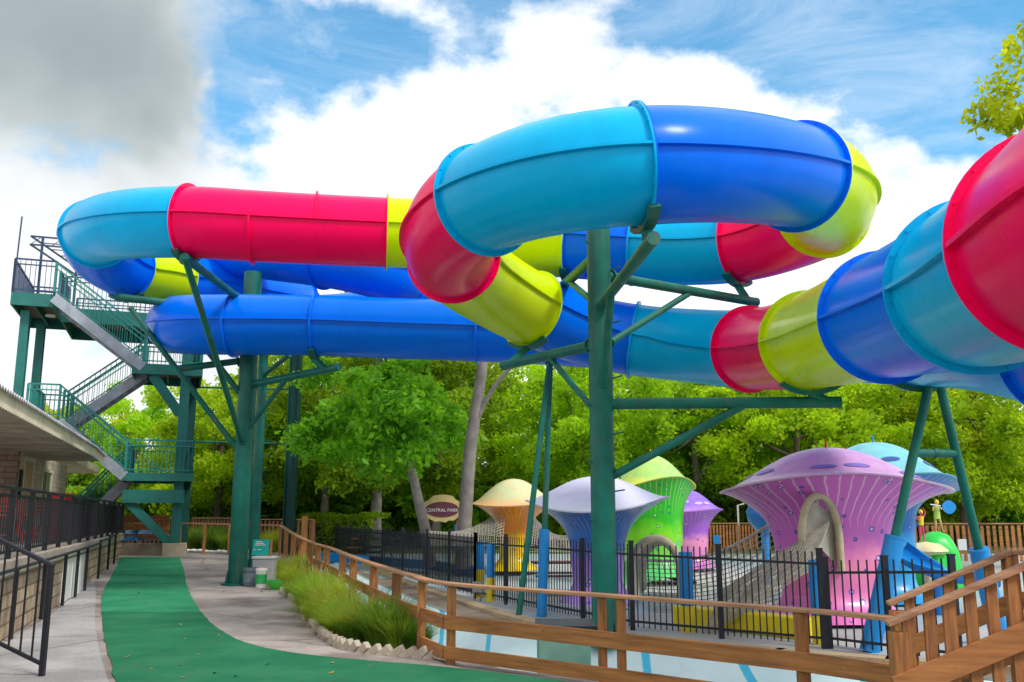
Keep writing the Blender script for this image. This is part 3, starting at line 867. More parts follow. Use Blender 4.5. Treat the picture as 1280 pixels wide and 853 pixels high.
# fence run at the back of the walkway, bed behind the columns
def rail_fence(label, pxs, z_top_extra=.86, boards=3, plate='post'):
    P = [Vector((p[0], p[1], 0)) for p in pxs]
    root = thing('wooden_fence', label, 'fence', P[0])
    return root, P
a0, a1 = UY(351, 657, 31.1), UY(226, 654, 31.8)
bf = thing('wooden_fence', 'low brown rail fence behind the grass bed at the foot of the stair tower', 'fence', (a0.x, a0.y, .33))
mb = MB(); ribbon(mb, [a0, a1], .08, .05); part('handrail', mb, WOODT, bf)
for k in range(5):
    q = a0.lerp(a1, k/4); mb = MB(); mb.box((q.x, q.y, (q.z+.33)/2), (.08, .08, q.z-.35)); part('post', mb, WOODZ, bf)
def picket_fence(label, A, B, z0, h, mat=WOODX, mat2=WOODZ, gap=.18, wdt=.10, seg=2.4, cap=True):
    A, B = Vector(A), Vector(B); L = (B-A).length; d = (B-A).normalized()
    root = thing('picket_fence', label, 'fence', (A.x, A.y, z0))
    ns = max(1, round(L/seg))
    for i in range(ns + 1):
        q = A.lerp(B, i/ns); mb = MB(); mb.box((q.x, q.y, z0 + h/2), (.12, .12, h)); part('post', mb, mat2, root)
    for i in range(ns):
        p, q = A.lerp(B, i/ns), A.lerp(B, (i+1)/ns); mb = MB()
        nrm_ = Vector((-d.y, d.x, 0)) * -.05
        n_ = int((q-p).length/gap)
        for k in range(n_):
            c_ = p.lerp(q, (k+.5)/n_) + nrm_
            mb.bar(Vector((c_.x, c_.y, z0+.06)), Vector((c_.x, c_.y, z0+h-.06)), .022, wdt, up=Vector((d.x, d.y, 0)))
        part('picket_panel', mb, mat, root)
        if cap:
            mb = MB(); mb.bar(Vector((p.x, p.y, z0+h)), Vector((q.x, q.y, z0+h)), .14, .04); part('handrail', mb, WOODT, root)
    return root
f1 = UY(120, 642, 40); f2 = UY(236, 643, 39.2); f3 = UY(292, 650, 38)
picket_fence('dark brown picket fence running behind the stair tower', f1, f2, .4, 1.15, WOODD, WOODD)
picket_fence('dark brown picket fence sloping down before the clipped hedge', f2 + Vector((.2,0,0)), f3, .4, 1.1, WOODD, WOODD)
picket_fence('reddish picket fence between the far green column and the screened fence', UY(300, 655, 37), UY(392, 657, 36), .35, 1.1, WOODD, WOODD)
picket_fence('orange-brown picket fence beside the small purple mushroom', UY(868, 667, 36), UY(945, 671, 38), .15, 1.15)
picket_fence('orange-brown picket fence at the far right behind the fairy statues', UY(1118, 676, 31), UY(1420, 678, 30), .1, 1.25)
# horizontal board screen and plinth below the tower
hb = thing('board_fence', 'three-board horizontal wooden fence on a low concrete wall under the stairs', 'fence', UY(190, 680, 32.2))
for yy, hh in ((649, 9), (659, 7), (671, 7)):
    mb = MB(); mb.bar(UY(150, yy, 32.6), UY(212, yy, 32.4), .05, hh*.028); part('board', mb, WOODX, hb)
for px in (153, 207):
    mb = MB(); q = UY(px, 680, 32.8); mb.box((q.x, q.y, .9), (.12, .08, 1.2)); part('post', mb, WOODZ, hb)
tp = mesh_obj('blue_tarp', MB().lathe([(.0, .30), (.35, .27), (.75, .10), (.85, 0)], UY(171, 668, 33.1) - Vector((0,0,.2)), 14, wob=lambda r, z, a: (r*(1+.2*math.sin(3*a)), z*(1+.3*math.cos(2*a)))), BLUEPAD, True)
tag(tp, 'blue tarpaulin heap behind the board fence under the stairs', 'tarpaulin')
lw = MB(); a = UY(152, 684, 31.9); b2 = UY(207, 684, 31.5); lw.bar(Vector((a.x, a.y, .45)), Vector((b2.x, b2.y, .45)), .35, .5)
tag(mesh_obj('low_wall', lw, PLINTH, bevel=.02), 'low weathered concrete wall at the end of the green carpet', 'wall')

# ------------------------------------------------------------------ black metal fence
def black_fence(label, pts, pickets=True, screen=False, gap=.105):
    root = thing('metal_fence', label, 'fence', pts[0][0])
    for i, (g_, t_) in enumerate(pts):
        mb = MB(); mb.box((g_.x, g_.y, (g_.z + t_)/2 + .02), (.075, .075, t_ - g_.z + .04)); mb.box((g_.x, g_.y, t_+.045), (.09, .09, .02)); part('post', mb, BLACK, root)
    for (g1, t1), (g2, t2) in zip(pts, pts[1:]):
        mb = MB()
        L = (g2-g1).length
        for zt_ in ((.20, .12) if True else ()):
            pass
        mb.bar(Vector((g1.x, g1.y, t1-.17)), Vector((g2.x, g2.y, t2-.17)), .03, .035)
        mb.bar(Vector((g1.x, g1.y, g1.z+.14)), Vector((g2.x, g2.y, g2.z+.14)), .03, .035)
        if not screen:
            n_ = max(2, int(L/gap))
            for k in range(1, n_):
                q = g1.lerp(g2, k/n_); tz = t1 + (t2-t1)*k/n_
                mb.box((q.x, q.y, (q.z + .05 + tz)/2), (.018, .018, tz - q.z - .05))
            part('picket_panel', mb, BLACK, root)
        else:
            d = (g2-g1).normalized()
            for k in range(1, 7):
                q = g1.lerp(g2, k/7); tz = t1 + (t2-t1)*k/7
                mb.box((q.x, q.y, (q.z + .05 + tz)/2), (.02, .02, tz - q.z - .05))
            part('picket_panel', mb, BLACK, root)
            m2 = MB(); n = Vector((d.y, -d.x, 0)) * .03
            if n.y > 0: n = -n
            m2.bar(Vector((g1.x, g1.y, (g1.z+.1+t1-.05)/2)) + n, Vector((g2.x, g2.y, (g2.z+.1+t2-.05)/2)) + n, .008, (t1-g1.z) - .15)
            part('mesh_screen', m2, SCREEN, root)
    return root
m, t, b = newmat('black_mesh_screen')
b.inputs['Base Color'].default_value = (.012, .016, .028, 1); b.inputs['Roughness'].default_value = .8
wvn = nnoise(t, 3, 3, .5); mr = t.nodes.new('ShaderNodeMapRange'); mr.inputs['To Min'].default_value = .42; mr.inputs['To Max'].default_value = .70
t.links.new(wvn, mr.inputs['Value']); t.links.new(mr.outputs[0], b.inputs['Alpha'])
SCREEN = m
def fpt(px, pyb, pyt):
    g_ = G(px, pyb, dz_); return (g_, UY(px, pyt, g_.y).z)
def fint(a, b2, n):
    return [(a[0].lerp(b2[0], k/n), a[1] + (b2[1]-a[1])*k/n) for k in range(n+1)]
A1, A2, A3, A4, A5, A6 = fpt(391, 687, 655), fpt(533, 731, 664), fpt(594, 748, 669), fpt(791, 788, 680), fpt(1031, 811, 690), fpt(1200, 832, 698)
black_fence('black metal fence hung with dark mesh screens, curving behind the channel', fint(A1, A2, 7) + fint(A2, A3, 2)[1:], screen=True)
black_fence('black picket fence with thin pointed bars around the mushroom pool', fint(A3, A4, 4) + fint(A4, A5, 2)[1:])
A5b = (A5[0] + Vector((.08, .02, 0)), A5[1] - .12)
black_fence('lower black picket fence right of the tall gate post, behind the wooden ramp', [A5b] + fint(A5b, A6, 2)[1:] , gap=.125)
# padded posts: blue over yellow
def pad_post(px, yt, ym, yb, wpx, label, sq=True):
    g_ = G(px, yb, dz_); dd = g_.y; zt, zm = UY(px, yt, dd).z, UY(px, ym, dd).z; r_ = wpx/2/F*dd
    root = thing('padded_post', label, 'padded post', g_)
    for nm, a, b3, mt in (('lower_pad', g_.z, zm, YELPAD), ('upper_pad', zm+.004, zt, BLUEPAD)):
        mb = MB(); mb.lathe([(r_*.97, a), (r_, a+.03), (r_, b3-.03), (r_*.95, b3)], (g_.x, g_.y, 0), 20); part(nm, mb, mt, root, True)
    return root
pad_post(571, 656, 692, 706, 8, 'narrow blue and yellow padded post beside the leaning grey trunk')
pad_post(600, 677, 712, 748, 10, 'blue and yellow padded post, left one of the pair by the fence')
pad_post(613, 680, 722, 752, 10, 'blue and yellow padded post, right one of the pair by the fence')
pad_post(860, 690, 757, 790, 17, 'wide blue padded post with yellow foot in front of the green mushroom')
pad_post(1022, 700, 770, 806, 11, 'blue and yellow padded post behind the tall black gate post')
# yellow splash wall
yw = MB(); a, b2 = G(855, 785, dz_), G(1030, 806, dz_); a = a + Vector((0, .5, 0)); b2 = b2 + Vector((0, .5, 0))
yw.bar(a + Vector((0, 0, .16)), b2 + Vector((0, 0, .16)), .3, .32)
tag(mesh_obj('pool_wall', yw, YELPAD, bevel=.03), 'low yellow padded pool wall behind the black picket fence', 'wall')
bw = MB(); P = [G(400, 700, dz_), G(470, 706, dz_), G(540, 712, dz_), G(600, 722, dz_)]
for a, b2 in zip(P, P[1:]): bw.bar(a + Vector((0, 0, .13)), b2 + Vector((0, 0, .13)), .3, .28)
tag(mesh_obj('pool_wall', bw, BLUEPAD), 'low blue pool wall behind the dark screened fence', 'wall')
wc = MB(); P = [G(600, 752, dz_), G(680, 768, dz_), G(760, 782, dz_)]
# grey utility box between the curb and the fence
ub = G(597, 752, dz_)
u = thing('utility_box', 'small grey electrical box on two legs beside the curb', 'utility box', ub)
mb = MB(); mb.box(ub + Vector((0, 0, .30)), (.22, .14, .22)); part('cabinet', mb, paint('box_grey', (.32, .33, .34), .5), u, bevel=.01)
for s_ in (-.07, .07): mb = MB(); mb.tube([ub + Vector((s_, 0, 0)), ub + Vector((s_, 0, .2))], .015, 8); part('leg', mb, paint('leg_grey%d' % (s_ > 0), (.2, .2, .2), .5), u)
# green panel standing in the channel
gp = thing('green_box', 'weathered grey-green metal box standing in the channel behind the wooden rails', 'metal box', UY(708, 850, 10.2))
a, b2 = UY(673, 845, 11.0), UY(740, 845, 10.8); zt = UY(708, 790, 10.9).z; zb = -1.0
mb = MB(); cx = (a+b2)/2; mb.box((cx.x, cx.y + .35, (zt+zb)/2), (abs(b2.x-a.x), .7, zt-zb)); part('cabinet', mb, paint('faded_green', (.13, .27, .21), .6, .25, 2, grime=((.22, .2, .16), 2, .6)), gp, bevel=.01)
mb = MB(); mb.box((cx.x + .03, cx.y + .35, zt + .04), (abs(b2.x-a.x)+.1, .8, .05)); part('lid', mb, BLACK, gp)

# ------------------------------------------------------------------ wooden ramp with two railings at the right
def ramp_rail(label, A, B, C_, zgA, zgB, pk, bd_dz, bw_, far=False):
    root = thing('ramp_railing', label, 'railing', (A.x, A.y, zgA))
    P = [A, B] + ([C_] if C_ is not None else [])
    for a, b3 in zip(P, P[1:]):
        mb = MB(); mb.bar(a, b3, .12, .036); part('handrail', mb, WOODT, root, bevel=.006)
        for q in bd_dz:
            mb = MB(); mb.bar(a + Vector((.02, -.05, q)), b3 + Vector((0, -.05, q)), .035, bw_); part('board', mb, WOODX, root, bevel=.004)
        n_ = int((b3-a).length/pk)
        for k in range(1, n_ + 1):
            q = a.lerp(b3, k/n_)
            if k == n_:
                mb = MB(); mb.box((q.x, q.y, q.z - .018 - .72), (.10, .09, 1.44)); part('post', mb, WOODZ, root, bevel=.005)
            else:
                mb = MB(); wj = .075 if k % 3 else .085; mb.box((q.x + random.uniform(-.006, .006), q.y, q.z - .018 - .57), (wj, .03, 1.14)); part('picket', mb, WOODZ, root, bevel=.003)
    mb = MB(); mb.box((A.x + .07, A.y, (zgA + A.z - .05)/2), (.105, .10, A.z - .05 - zgA)); part('post', mb, WOODZ, root, bevel=.006, label='thick end post')
    return root
ramp_rail('near wooden ramp railing rising to the right edge, with wide lower board', UY(1108, 780, 6.5), UY(1290, 704, 6.35), UY(1420, 640, 6.2), -.3, -.1, .145, (-.41, -.82), .16)
ramp_rail('far wooden ramp railing behind the near one, rising then running level', UY(1110, 755, 7.6), UY(1261, 691, 7.45), UY(1450, 688, 7.4), -.3, -.1, .15, (-.36, -.72), .13, True)
mb = MB(); p = [UY(1125, 860, 7.6), UY(1280, 800, 7.4), UY(1450, 795, 7.4)]
mb.add([(p[0].x, 6.55, -.25), (p[1].x, 6.45, .28), (4.9, 6.3, .3), (p[0].x, 7.5, -.25), (p[1].x, 7.4, .28), (5.2, 7.3, .3)], [(0, 1, 4, 3), (1, 2, 5, 4)])
struct(mesh_obj('ramp', mb, CARPET, origin=(0, 0, 0)))

# ------------------------------------------------------------------ building at the left
B0 = G(0, 803); Bdir = (UY(151, 708, 31) - B0); Bdir.z = 0; Bdir.normalize(); Bn = Vector((Bdir.y, -Bdir.x, 0))   # Bn points to the walkway
if Bn.x < 0: Bn = -Bn
def BP(s_, n_, z): return B0 + Bdir*s_ + Bn*n_ + Vector((0, 0, z - B0.z))
Lb = (UY(151, 708, 31) - B0).length
rw = thing('retaining_wall', 'split-face block retaining wall with a pale coping beside the walkway', 'wall', BP(6, 0, 0))
def slab(s0, s1, n0, n1, z0, z1):
    mb = MB(); vs = [BP(s, n, z) for z in (z0, z1) for s, n in ((s0, n0), (s1, n0), (s1, n1), (s0, n1))]
    mb.add(vs, [(0,1,2,3)[::1], (4,7,6,5), (0,4,5,1), (1,5,6,2), (2,6,7,3), (3,7,4,0)])
    return mb
part('wall', slab(-9, Lb, -.3, 0, -.1, .84), BLOCKW, rw)
part('deck_slab', slab(-9, Lb, -3.0, .05, .843, 1.05), concrete('deck_slab_conc', (.50, .45, .38), (.40, .35, .30), (.30, .26, .22), 1.5, False), rw, bevel=.015)
bb = thing('low_building', 'low pale brick building with a deep corrugated eave left of the walkway', 'building', BP(5, -3, 1.05))
e0, e1 = UY(0, 490, 12.6), UY(125, 572, 27.5)
ze = (e0.z + e1.z)/2
def s_of(p): return (p - B0).dot(Bdir)
def n_of(p): return (p - B0).dot(Bn)
se0, se1 = s_of(e0), s_of(e1); ne = (n_of(e0)+n_of(e1))/2
nw_ = ne - 1.55
# solve wall end so that it shows at px 78
wall_end = None
for k in range(400):
    s_ = k*.1; q = BP(s_, nw_, 2)
    u_ = 640 + F*q.x/(q.y*CP + (q.z-H)*SP)
    if u_ > 80: wall_end = s_; break
wc_ = None
for k in range(400):
    s_ = k*.1 - 5; q = BP(s_, nw_, 2)
    u_ = 640 + F*q.x/(q.y*CP + (q.z-H)*SP)
    if u_ > 20: wc_ = s_; break
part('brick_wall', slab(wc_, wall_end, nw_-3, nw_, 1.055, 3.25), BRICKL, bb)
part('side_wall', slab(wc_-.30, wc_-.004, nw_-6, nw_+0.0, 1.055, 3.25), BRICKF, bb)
def s_at(px, n_=None):
    n_ = nw_ if n_ is None else n_
    for k in range(800):
        s_ = k*.05 - 5; q = BP(s_, n_, 2); u_ = 640 + F*q.x/(q.y*CP + (q.z-H)*SP)
        if u_ > px: return s_
for (p0_, p1_, z0_, z1_, nm, mt) in ((25, 36, 1.06, 3.0, 'door', TAN), (49, 60, 1.3, 2.85, 'window', paint('dim_glass', (.06, .07, .08), .15, .2, 3))):
    sa, sb = s_at(p0_), s_at(p1_)
    fr = MB()
    for (x0, x1, y0, y1) in ((sa-.1, sa, z0_, z1_+.1), (sb, sb+.1, z0_, z1_+.1), (sa, sb, z1_, z1_+.1)):
        q = slab(x0, x1, nw_+.002, nw_+.05, y0, y1); fr.add(q.v, q.f)
    d_ = part(nm, slab(sa, sb, nw_+.004, nw_+.02, z0_, z1_), mt, bb)
    fo = part('frame', fr, CREAM, d_)
    if nm == 'door':
        part('handle', MB().lathe([(.02, 0), (.035, .02), (.03, .05)], BP(sb-.12, nw_+.06, 2.05), 10), BLACK, d_)
    else:
        part('mullion', slab((sa+sb)/2-.03, (sa+sb)/2+.03, nw_+.022, nw_+.045, z0_, z1_), CREAM, d_)
part('notice_board', slab(s_at(20.5), s_at(23), nw_+.003, nw_+.05, 2.0, 2.75), BLACK, bb)
part('ceiling', slab(-9, se1, nw_-4, ne-.03, ze-.12, ze-.06), SOFFIT, bb)
# corrugated fascia with scalloped lower edge
mb = MB(); n_ = 260; vs = []; 
for k in range(n_+1):
    s_ = -9 + (se1+9)*k/n_; w_ = .02*math.sin(k*math.pi)
    nn_ = ne + (.012 if k % 2 else -.012)
    sg = -.08*sstep(se1-3, se1, s_)
    vs += [BP(s_, nn_, ze-.14+sg+(.02 if k % 2 else 0)), BP(s_, nn_, ze+.12+sg)]
mb.add(vs, [(2*k, 2*k+2, 2*k+3, 2*k+1) for k in range(n_)])
part('fascia', mb, CREAM, bb)
q = MB(); n_ = 130
for k in range(n_):
    s0 = -9 + (se1+9)*k/n_; s1 = -9 + (se1+9)*(k+1)/n_; sm = (s0+s1)/2
    sg0, sg1 = -.08*sstep(se1-3, se1, s0), -.08*sstep(se1-3, se1, s1)
    A = [BP(s0, ne+.07, ze+.10+sg0), BP(sm, ne+.07, ze+.15+(sg0+sg1)/2), BP(s1, ne+.07, ze+.10+sg1)]
    Bk = [BP(s0, nw_-4, ze+1.0), BP(sm, nw_-4, ze+1.05), BP(s1, nw_-4, ze+1.0)]
    q.add(A + Bk, [(0, 1, 4, 3), (1, 2, 5, 4)])
    q.add([a - Vector((0,0,.03)) for a in A] + A, [(0,1,4,3), (1,2,5,4)])
part('corrugated_roof', q, paint('roof_sheet', (.60, .56, .62), .4, .12, 3, metal=.3), bb)
# black deck railing
dr = thing('deck_railing', 'black metal railing with dark mesh infill along the raised deck', 'railing', BP(6, -.05, 1.05))
sr0, sr1 = -6.0, Lb - .1
npn = 16
zr = 2.0
for i in range(npn + 1):
    s_ = sr0 + (sr1-sr0)*i/npn; mb = MB(); c_ = BP(s_, -.06, 0); mb.box((c_.x, c_.y, (1.05+zr)/2), (.06, .06, zr-1.05)); part('post', mb, BLACK, dr)
for i in range(npn):
    s0 = sr0 + (sr1-sr0)*i/npn; s1 = sr0 + (sr1-sr0)*(i+1)/npn; mb = MB()
    for z_ in (zr-.10, 1.15): mb.bar(BP(s0, -.06, z_), BP(s1, -.06, z_), .03, .035)
    for k in range(1, int((s1-s0)/.18)):
        c_ = BP(s0 + .18*k, -.06, 0); mb.box((c_.x, c_.y, (1.15+zr)/2 - .05), (.016, .016, zr-1.25))
    part('picket_panel', mb, BLACK, dr)
mb = MB(); mb.bar(BP(sr0, -.06, zr), BP(sr1, -.06, zr), .07, .045); part('top_rail', mb, BLACK, dr, bevel=.008)
# handrail on posts outside the wall
hr = thing('pipe_handrail', 'low black pipe handrail on posts along the foot of the block wall', 'handrail', BP(6, .12, 0))
mb = MB(); mb.tube([BP(-3, .12, .93), BP(Lb*.5, .12, .95), BP(Lb, .12, 1.2)], .024, 10); part('rail', mb, BLACK, hr, True)
for px in (-40, 31, 65, 89, 104, 115, 130, 141, 148):
    s_ = s_at(px, .12); c_ = BP(s_, .12, 0); g_ = gz(c_.y); mb = MB(); mb.box((c_.x, c_.y, g_+.47 + .02), (.045, .045, .92)); part('post', mb, BLACK, hr)
# pale corrugated hatch in the wall
mb = MB(); sa, sb = s_at(87, 0.02), s_at(111, 0.02); k = sa
while k < sb - .05:
    q = slab(k, k+.16, .003, .03 + .012*(int(k*10) % 2), .02, .80); mb.add(q.v, q.f); k += .17
part('hatch', mb, WHITEP, rw, label='pale ribbed metal hatch')
# stair handrail, lower left corner
sh = thing('stair_handrail', 'black square-tube stair handrail in the lower left corner', 'handrail', G(52, 846))
g_ = G(52, 846); y_ = g_.y; zt = UY(58, 708, y_).z
dirh = Vector((-.88, -.12, .0)); rise = .50
top = Vector((g_.x, g_.y, zt)); far_ = top + dirh*1.6 + Vector((0, 0, rise*1.6*.88))
mb = MB(); mb.bar(top + Vector((.03, 0, 0)), far_, .055, .045); part('top_rail', mb, BLACK, sh, bevel=.008)
mb = MB(); mb.box((g_.x, g_.y, zt/2), (.055, .055, zt)); part('post', mb, BLACK, sh, bevel=.006)
lo = Vector((g_.x, g_.y, .12)); lof = lo + dirh*1.6 + Vector((0, 0, rise*1.6*.88))
mb = MB(); mb.bar(lo, lof, .04, .035); part('bottom_rail', mb, BLACK, sh)
for k in range(1, 10):
    q = top.lerp(far_, k*.125/1.6*1.05); q2 = lo.lerp(lof, k*.125/1.6*1.05); mb = MB(); mb.bar(q2, q, .016, .016); part('baluster', mb, BLACK, sh)
# red chairs on the deck
def chair_at():
    root = thing('cafe_chair', 'x', 'chair', (0,0,0))
    mb = MB(); mb.box((0, 0, .72), (.42, .40, .03)); part('seat', mb, REDP, root, bevel=.01)
    mb = MB()
    for s_ in (-.19, .19): mb.tube([(s_, .18, .72), (s_, .22, 1.1)], .014, 8)
    for z_ in (.82, .92, 1.02, 1.09): mb.bar((-.19, .19 + (z_-.72)*.1, z_), (.19, .19 + (z_-.72)*.1, z_), .015, .05)
    part('backrest', mb, REDP, root)
    for sx in (-1, 1):
        for sy in (-1, 1):
            mb = MB(); mb.tube([(sx*.18, sy*.17, .71), (sx*.22, sy*.21, 0)], .015, 8); part('leg', mb, REDP, root)
    mb = MB(); 
    for a, b3 in (((-.2,-.2,.3),(.2,-.2,.3)), ((-.2,.2,.3),(.2,.2,.3)), ((-.2,-.2,.3),(-.2,.2,.3)), ((.2,-.2,.3),(.2,.2,.3))): mb.tube([a, b3], .01, 6)
    part('stretcher', mb, REDP, root)
    root['group'] = 'red metal chairs on the raised deck'
    return root
ch = chair_at(); first = True
lbls = ['red metal chair on the deck, nearest to the picture edge', 'red metal chair behind the railing just left of the tan door', 'red metal chair on the deck below the tan door', 'red metal chair on the deck below the window', 'red metal chair farthest along the deck, past the brick corner']
for (px, nn_, rz), lb in zip(((4, -.9, .6), (16, -1.2, -.5), (35, -1.0, 2.2), (52, -1.1, .2), (83, -1.0, 1.2)), lbls):
    q = BP(s_at(px, nn_), nn_, 1.052)
    if first: ch.location = q; ch.scale = (.8,)*3; ch.rotation_euler = (0, 0, rz); ch['label'] = lb; first = False
    else: dup(ch, q, rz, lb, .80)
q = BP(s_at(76, -.6), -.6, 1.052)
rb = thing('red_cabinet', 'small red cabinet standing on the deck at the brick corner', 'cabinet', q)
mb = MB(); mb.box(q + Vector((0, 0, .5)), (.35, .3, 1.0)); part('body', mb, REDP, rb, bevel=.01)
mb = MB(); mb.box(q + Vector((0, 0, 1.03)), (.4, .35, .05)); part('top', mb, REDP, rb, bevel=.01)
# second small roof far behind
rr = MB(); a, b2 = UY(70, 578, 33), UY(96, 590, 36)
rt = thing('shed', 'small cream-roofed shed seen past the end of the brick wall', 'shed', (a.x, a.y, .33))
mb = MB(); mb.bar(UY(60, 571, 31), UY(97, 588, 36), 1.6, .25); part('roof', mb, CREAM, rt)
mb = MB(); c_ = UY(64, 600, 35); mb.box((c_.x-1.6, c_.y+1, 1.9), (2.0, 2.0, 3.0)); part('wall', mb, BRICKF, rt)

# ------------------------------------------------------------------ stair tower
T0 = UY(218, 688, 31); T0.z = .33
TROT = math.atan2(BX.y, BX.x)
def TP(x, y, z): return Vector((T0.x, T0.y, 0)) + BX.normalized()*x + AX.normalized()*y + Vector((0, 0, z))
def tlx(px, ly=0.0):                  # local x of a pixel column on the tower's plane y = ly
    lo_, hi_ = -12.0, 6.0
    for _ in range(50):
        m_ = (lo_+hi_)/2; q = TP(m_, ly, 5); u_ = 640 + F*q.x/(q.y*CP + (q.z-H)*SP)
        if u_ < px: lo_ = m_
        else: hi_ = m_
    return m_
def tz(px, py, ly=0.0):
    q = TP(tlx(px, ly), ly, 5); return UY(px, py, q.y).z
tw = thing('stair_tower', 'green steel stair tower with zigzag stairs up to the slide platform', 'tower', T0)
def tbar(mb, a, b3, wd, hg): mb.bar(TP(*a), TP(*b3), wd, hg, up=Vector((0, 0, 1)))
zP = tz(30, 370); z1 = tz(190, 458); z2 = tz(70, 524); z3 = tz(188, 592)
print('tower levels', zP, z1, z2, z3, 'left', tlx(5), tlx(58), tlx(175))
xL = tlx(4); xS = tlx(57); xR = 0.0; D = 3.6
def hcol(name, x, y, z0, z1_, s_=.42, mat=None):
    mb = MB()
    for dy in (-1, 1): tbar(mb, (x, y+dy*s_*.46, z0), (x, y+dy*s_*.46, z1_), s_*.62, .035) if False else mb.box(TP(x, y+dy*s_*.46, (z0+z1_)/2), (s_*.62, .035, z1_-z0), Matrix.Rotation(TROT, 3, 'Z'))
    mb.box(TP(x, y, (z0+z1_)/2), (.03, s_*.88, z1_-z0), Matrix.Rotation(TROT, 3, 'Z'))
    return part(name, mb, mat or GREEN2, tw)
xc = tlx(20)
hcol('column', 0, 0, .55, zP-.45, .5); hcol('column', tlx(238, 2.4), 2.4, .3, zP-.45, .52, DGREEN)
hcol('column', xc, .2, .3, zP-.5); hcol('column', xc+.15, 2.6, .3, zP-.5)
mb = MB(); mb.box(TP(0, 0, .5), (.75, .75, .45), Matrix.Rotation(TROT, 3, 'Z')); part('footing', mb, PLINTH, tw, bevel=.02)
def deck(name, x0, x1, y0, y1, z, bh=.30, beams=True):
    mb = MB(); M_ = Matrix.Rotation(TROT, 3, 'Z')
    mb.box(TP((x0+x1)/2, (y0+y1)/2, z-.03), (x1-x0, y1-y0, .05), M_); part(name, mb, TREAD, tw)
    mb = MB()
    for y in (y0, y1): mb.box(TP((x0+x1)/2, y, z-bh/2-.0), (x1-x0+.06, .06, bh), M_)
    for x in (x0, x1): mb.box(TP(x, (y0+y1)/2, z-bh/2-.003), (.06, y1-y0-.07, bh-.01), M_)
    n_ = int((x1-x0)/1.2)
    for k in range(1, n_+1):
        x = x0 + (x1-x0)*k/(n_+1); mb.box(TP(x, (y0+y1)/2, z-.06-bh*.35), (.05, y1-y0-.08, bh*.6), M_)
    part('deck_beam', mb, GREEN2, tw)
deck('platform_deck', xL, xS, -.4, D, zP, .42)
deck('platform_deck', xS+.05, 1.2, 1.6, D+1.5, zP, .5)
deck('landing_deck', tlx(163), .5, -.5, 2.4, z1, .34)
deck('landing_deck', tlx(40), tlx(80), -.5, 2.4, z2, .30)
deck('landing_deck', tlx(160), .4, -.5, 2.4, z3, .26)
mb = MB(); M_ = Matrix.Rotation(TROT, 3, 'Z')
mb.box(TP((tlx(162)+.2)/2, -.47, z3-.75), (abs(tlx(162))+.2, .1, .42), M_); part('deck_beam', mb, GREEN2, tw)
for (xa, za, xb, zb_) in ((tlx(168), z3-.9, -.1, z3-2.3), (tlx(188), z1-.35, -.1, z1-1.6)):
    mb = MB(); tbar(mb, (xa, -.3, za), (xb, -.1, zb_), .22, .28); part('knee_brace', mb, GREEN2, tw)
def railing(mat, pts, y, h=1.05, gap=.13, mid=True):
    """pts: list of (x, z) along the tower at depth y"""
    mb = MB()
    for (xa, za), (xb, zb_) in zip(pts, pts[1:]):
        tbar(mb, (xa, y, za+h), (xb, y, zb_+h), .05, .05); tbar(mb, (xa, y, za+.1), (xb, y, zb_+.1), .03, .035)
        if mid: tbar(mb, (xa, y-.04, za+h-.18), (xb, y-.04, zb_+h-.18), .035, .035)
        n_ = max(1, int(abs(xb-xa)/gap))
        for k in range(n_+1):
            f_ = k/n_; x = xa+(xb-xa)*f_; z = za+(zb_-za)*f_
            big = k in (0, n_)
            w_ = .07 if big else .018
            mb.box(TP(x, y, z+h/2), (w_, w_, h-(.0 if big else .08)), M_)
    part('railing', mb, mat, tw)
def side_railing(mat, x, y0, y1, z, h=1.05):
    mb = MB()
    tbar(mb, (x, y0, z+h), (x, y1, z+h), .05, .05); tbar(mb, (x, y0, z+.1), (x, y1, z+.1), .03, .035)
    n_ = int((y1-y0)/.14)
    for k in range(n_+1):
        y = y0+(y1-y0)*k/n_; w_ = .07 if k in (0, n_) else .018; mb.box(TP(x, y, z+h/2), (w_, w_, h), M_)
    part('railing', mb, mat, tw)
def flight(xa, za, xb, zb_, y, wdt=1.15, mat=TEAL, front=True, back=True):
    for yy in (y-wdt/2, y+wdt/2):
        mb = MB(); tbar(mb, (xa, yy, za-.12), (xb, yy, zb_-.12), .05, .33); part('stringer', mb, GALV, tw)
    mb = MB(); n_ = int(abs(za-zb_)/.19)
    for k in range(n_):
        f_ = (k+.5)/n_; mb.box(TP(xa+(xb-xa)*f_, y, za+(zb_-za)*f_), (.30, wdt-.06, .04), M_)
    part('treads', mb, TREAD, tw)
    for ok, yy in ((front, y-wdt/2), (back, y+wdt/2)):
        if ok: railing(mat, [(xa, za+.05), (xb, zb_+.05)], yy, .98, .15)
xl1 = tlx(166); xl2 = tlx(80)
flight(xS+.0, zP, tlx(176), z1, .05, mat=TEAL)
flight(tlx(176), z1, xl2, z2, 1.5)
flight(tlx(76), z2, tlx(163), z3, .05)
flight(tlx(166), z3, tlx(88), .75, 1.5)
railing(NAVYR, [(xL, zP), (xS, zP)], -.4, 1.1, .15); railing(NAVYR, [(xL, zP), (xS, zP)], D, 1.1, .2)
side_railing(NAVYR, xL, -.4, D, zP); side_railing(NAVYR, xS, .7, D, zP)
railing(NAVYR, [(xS+.1, zP), (1.2, zP)], 1.6, 1.1, .14); railing(NAVYR, [(xS+.1, zP), (1.2, zP)], D+1.5, 1.1, .2)
railing(TEAL, [(tlx(176), z1), (.45, z1)], -.5); railing(TEAL, [(tlx(163), z1), (.45, z1)], 2.4); side_railing(TEAL, .48, -.5, 2.4, z1)
railing(TEAL, [(tlx(36), z2), (tlx(76), z2)], -.5); railing(TEAL, [(tlx(36), z2), (tlx(80), z2)], 2.4); side_railing(TEAL, tlx(40), -.5, 2.4, z2)
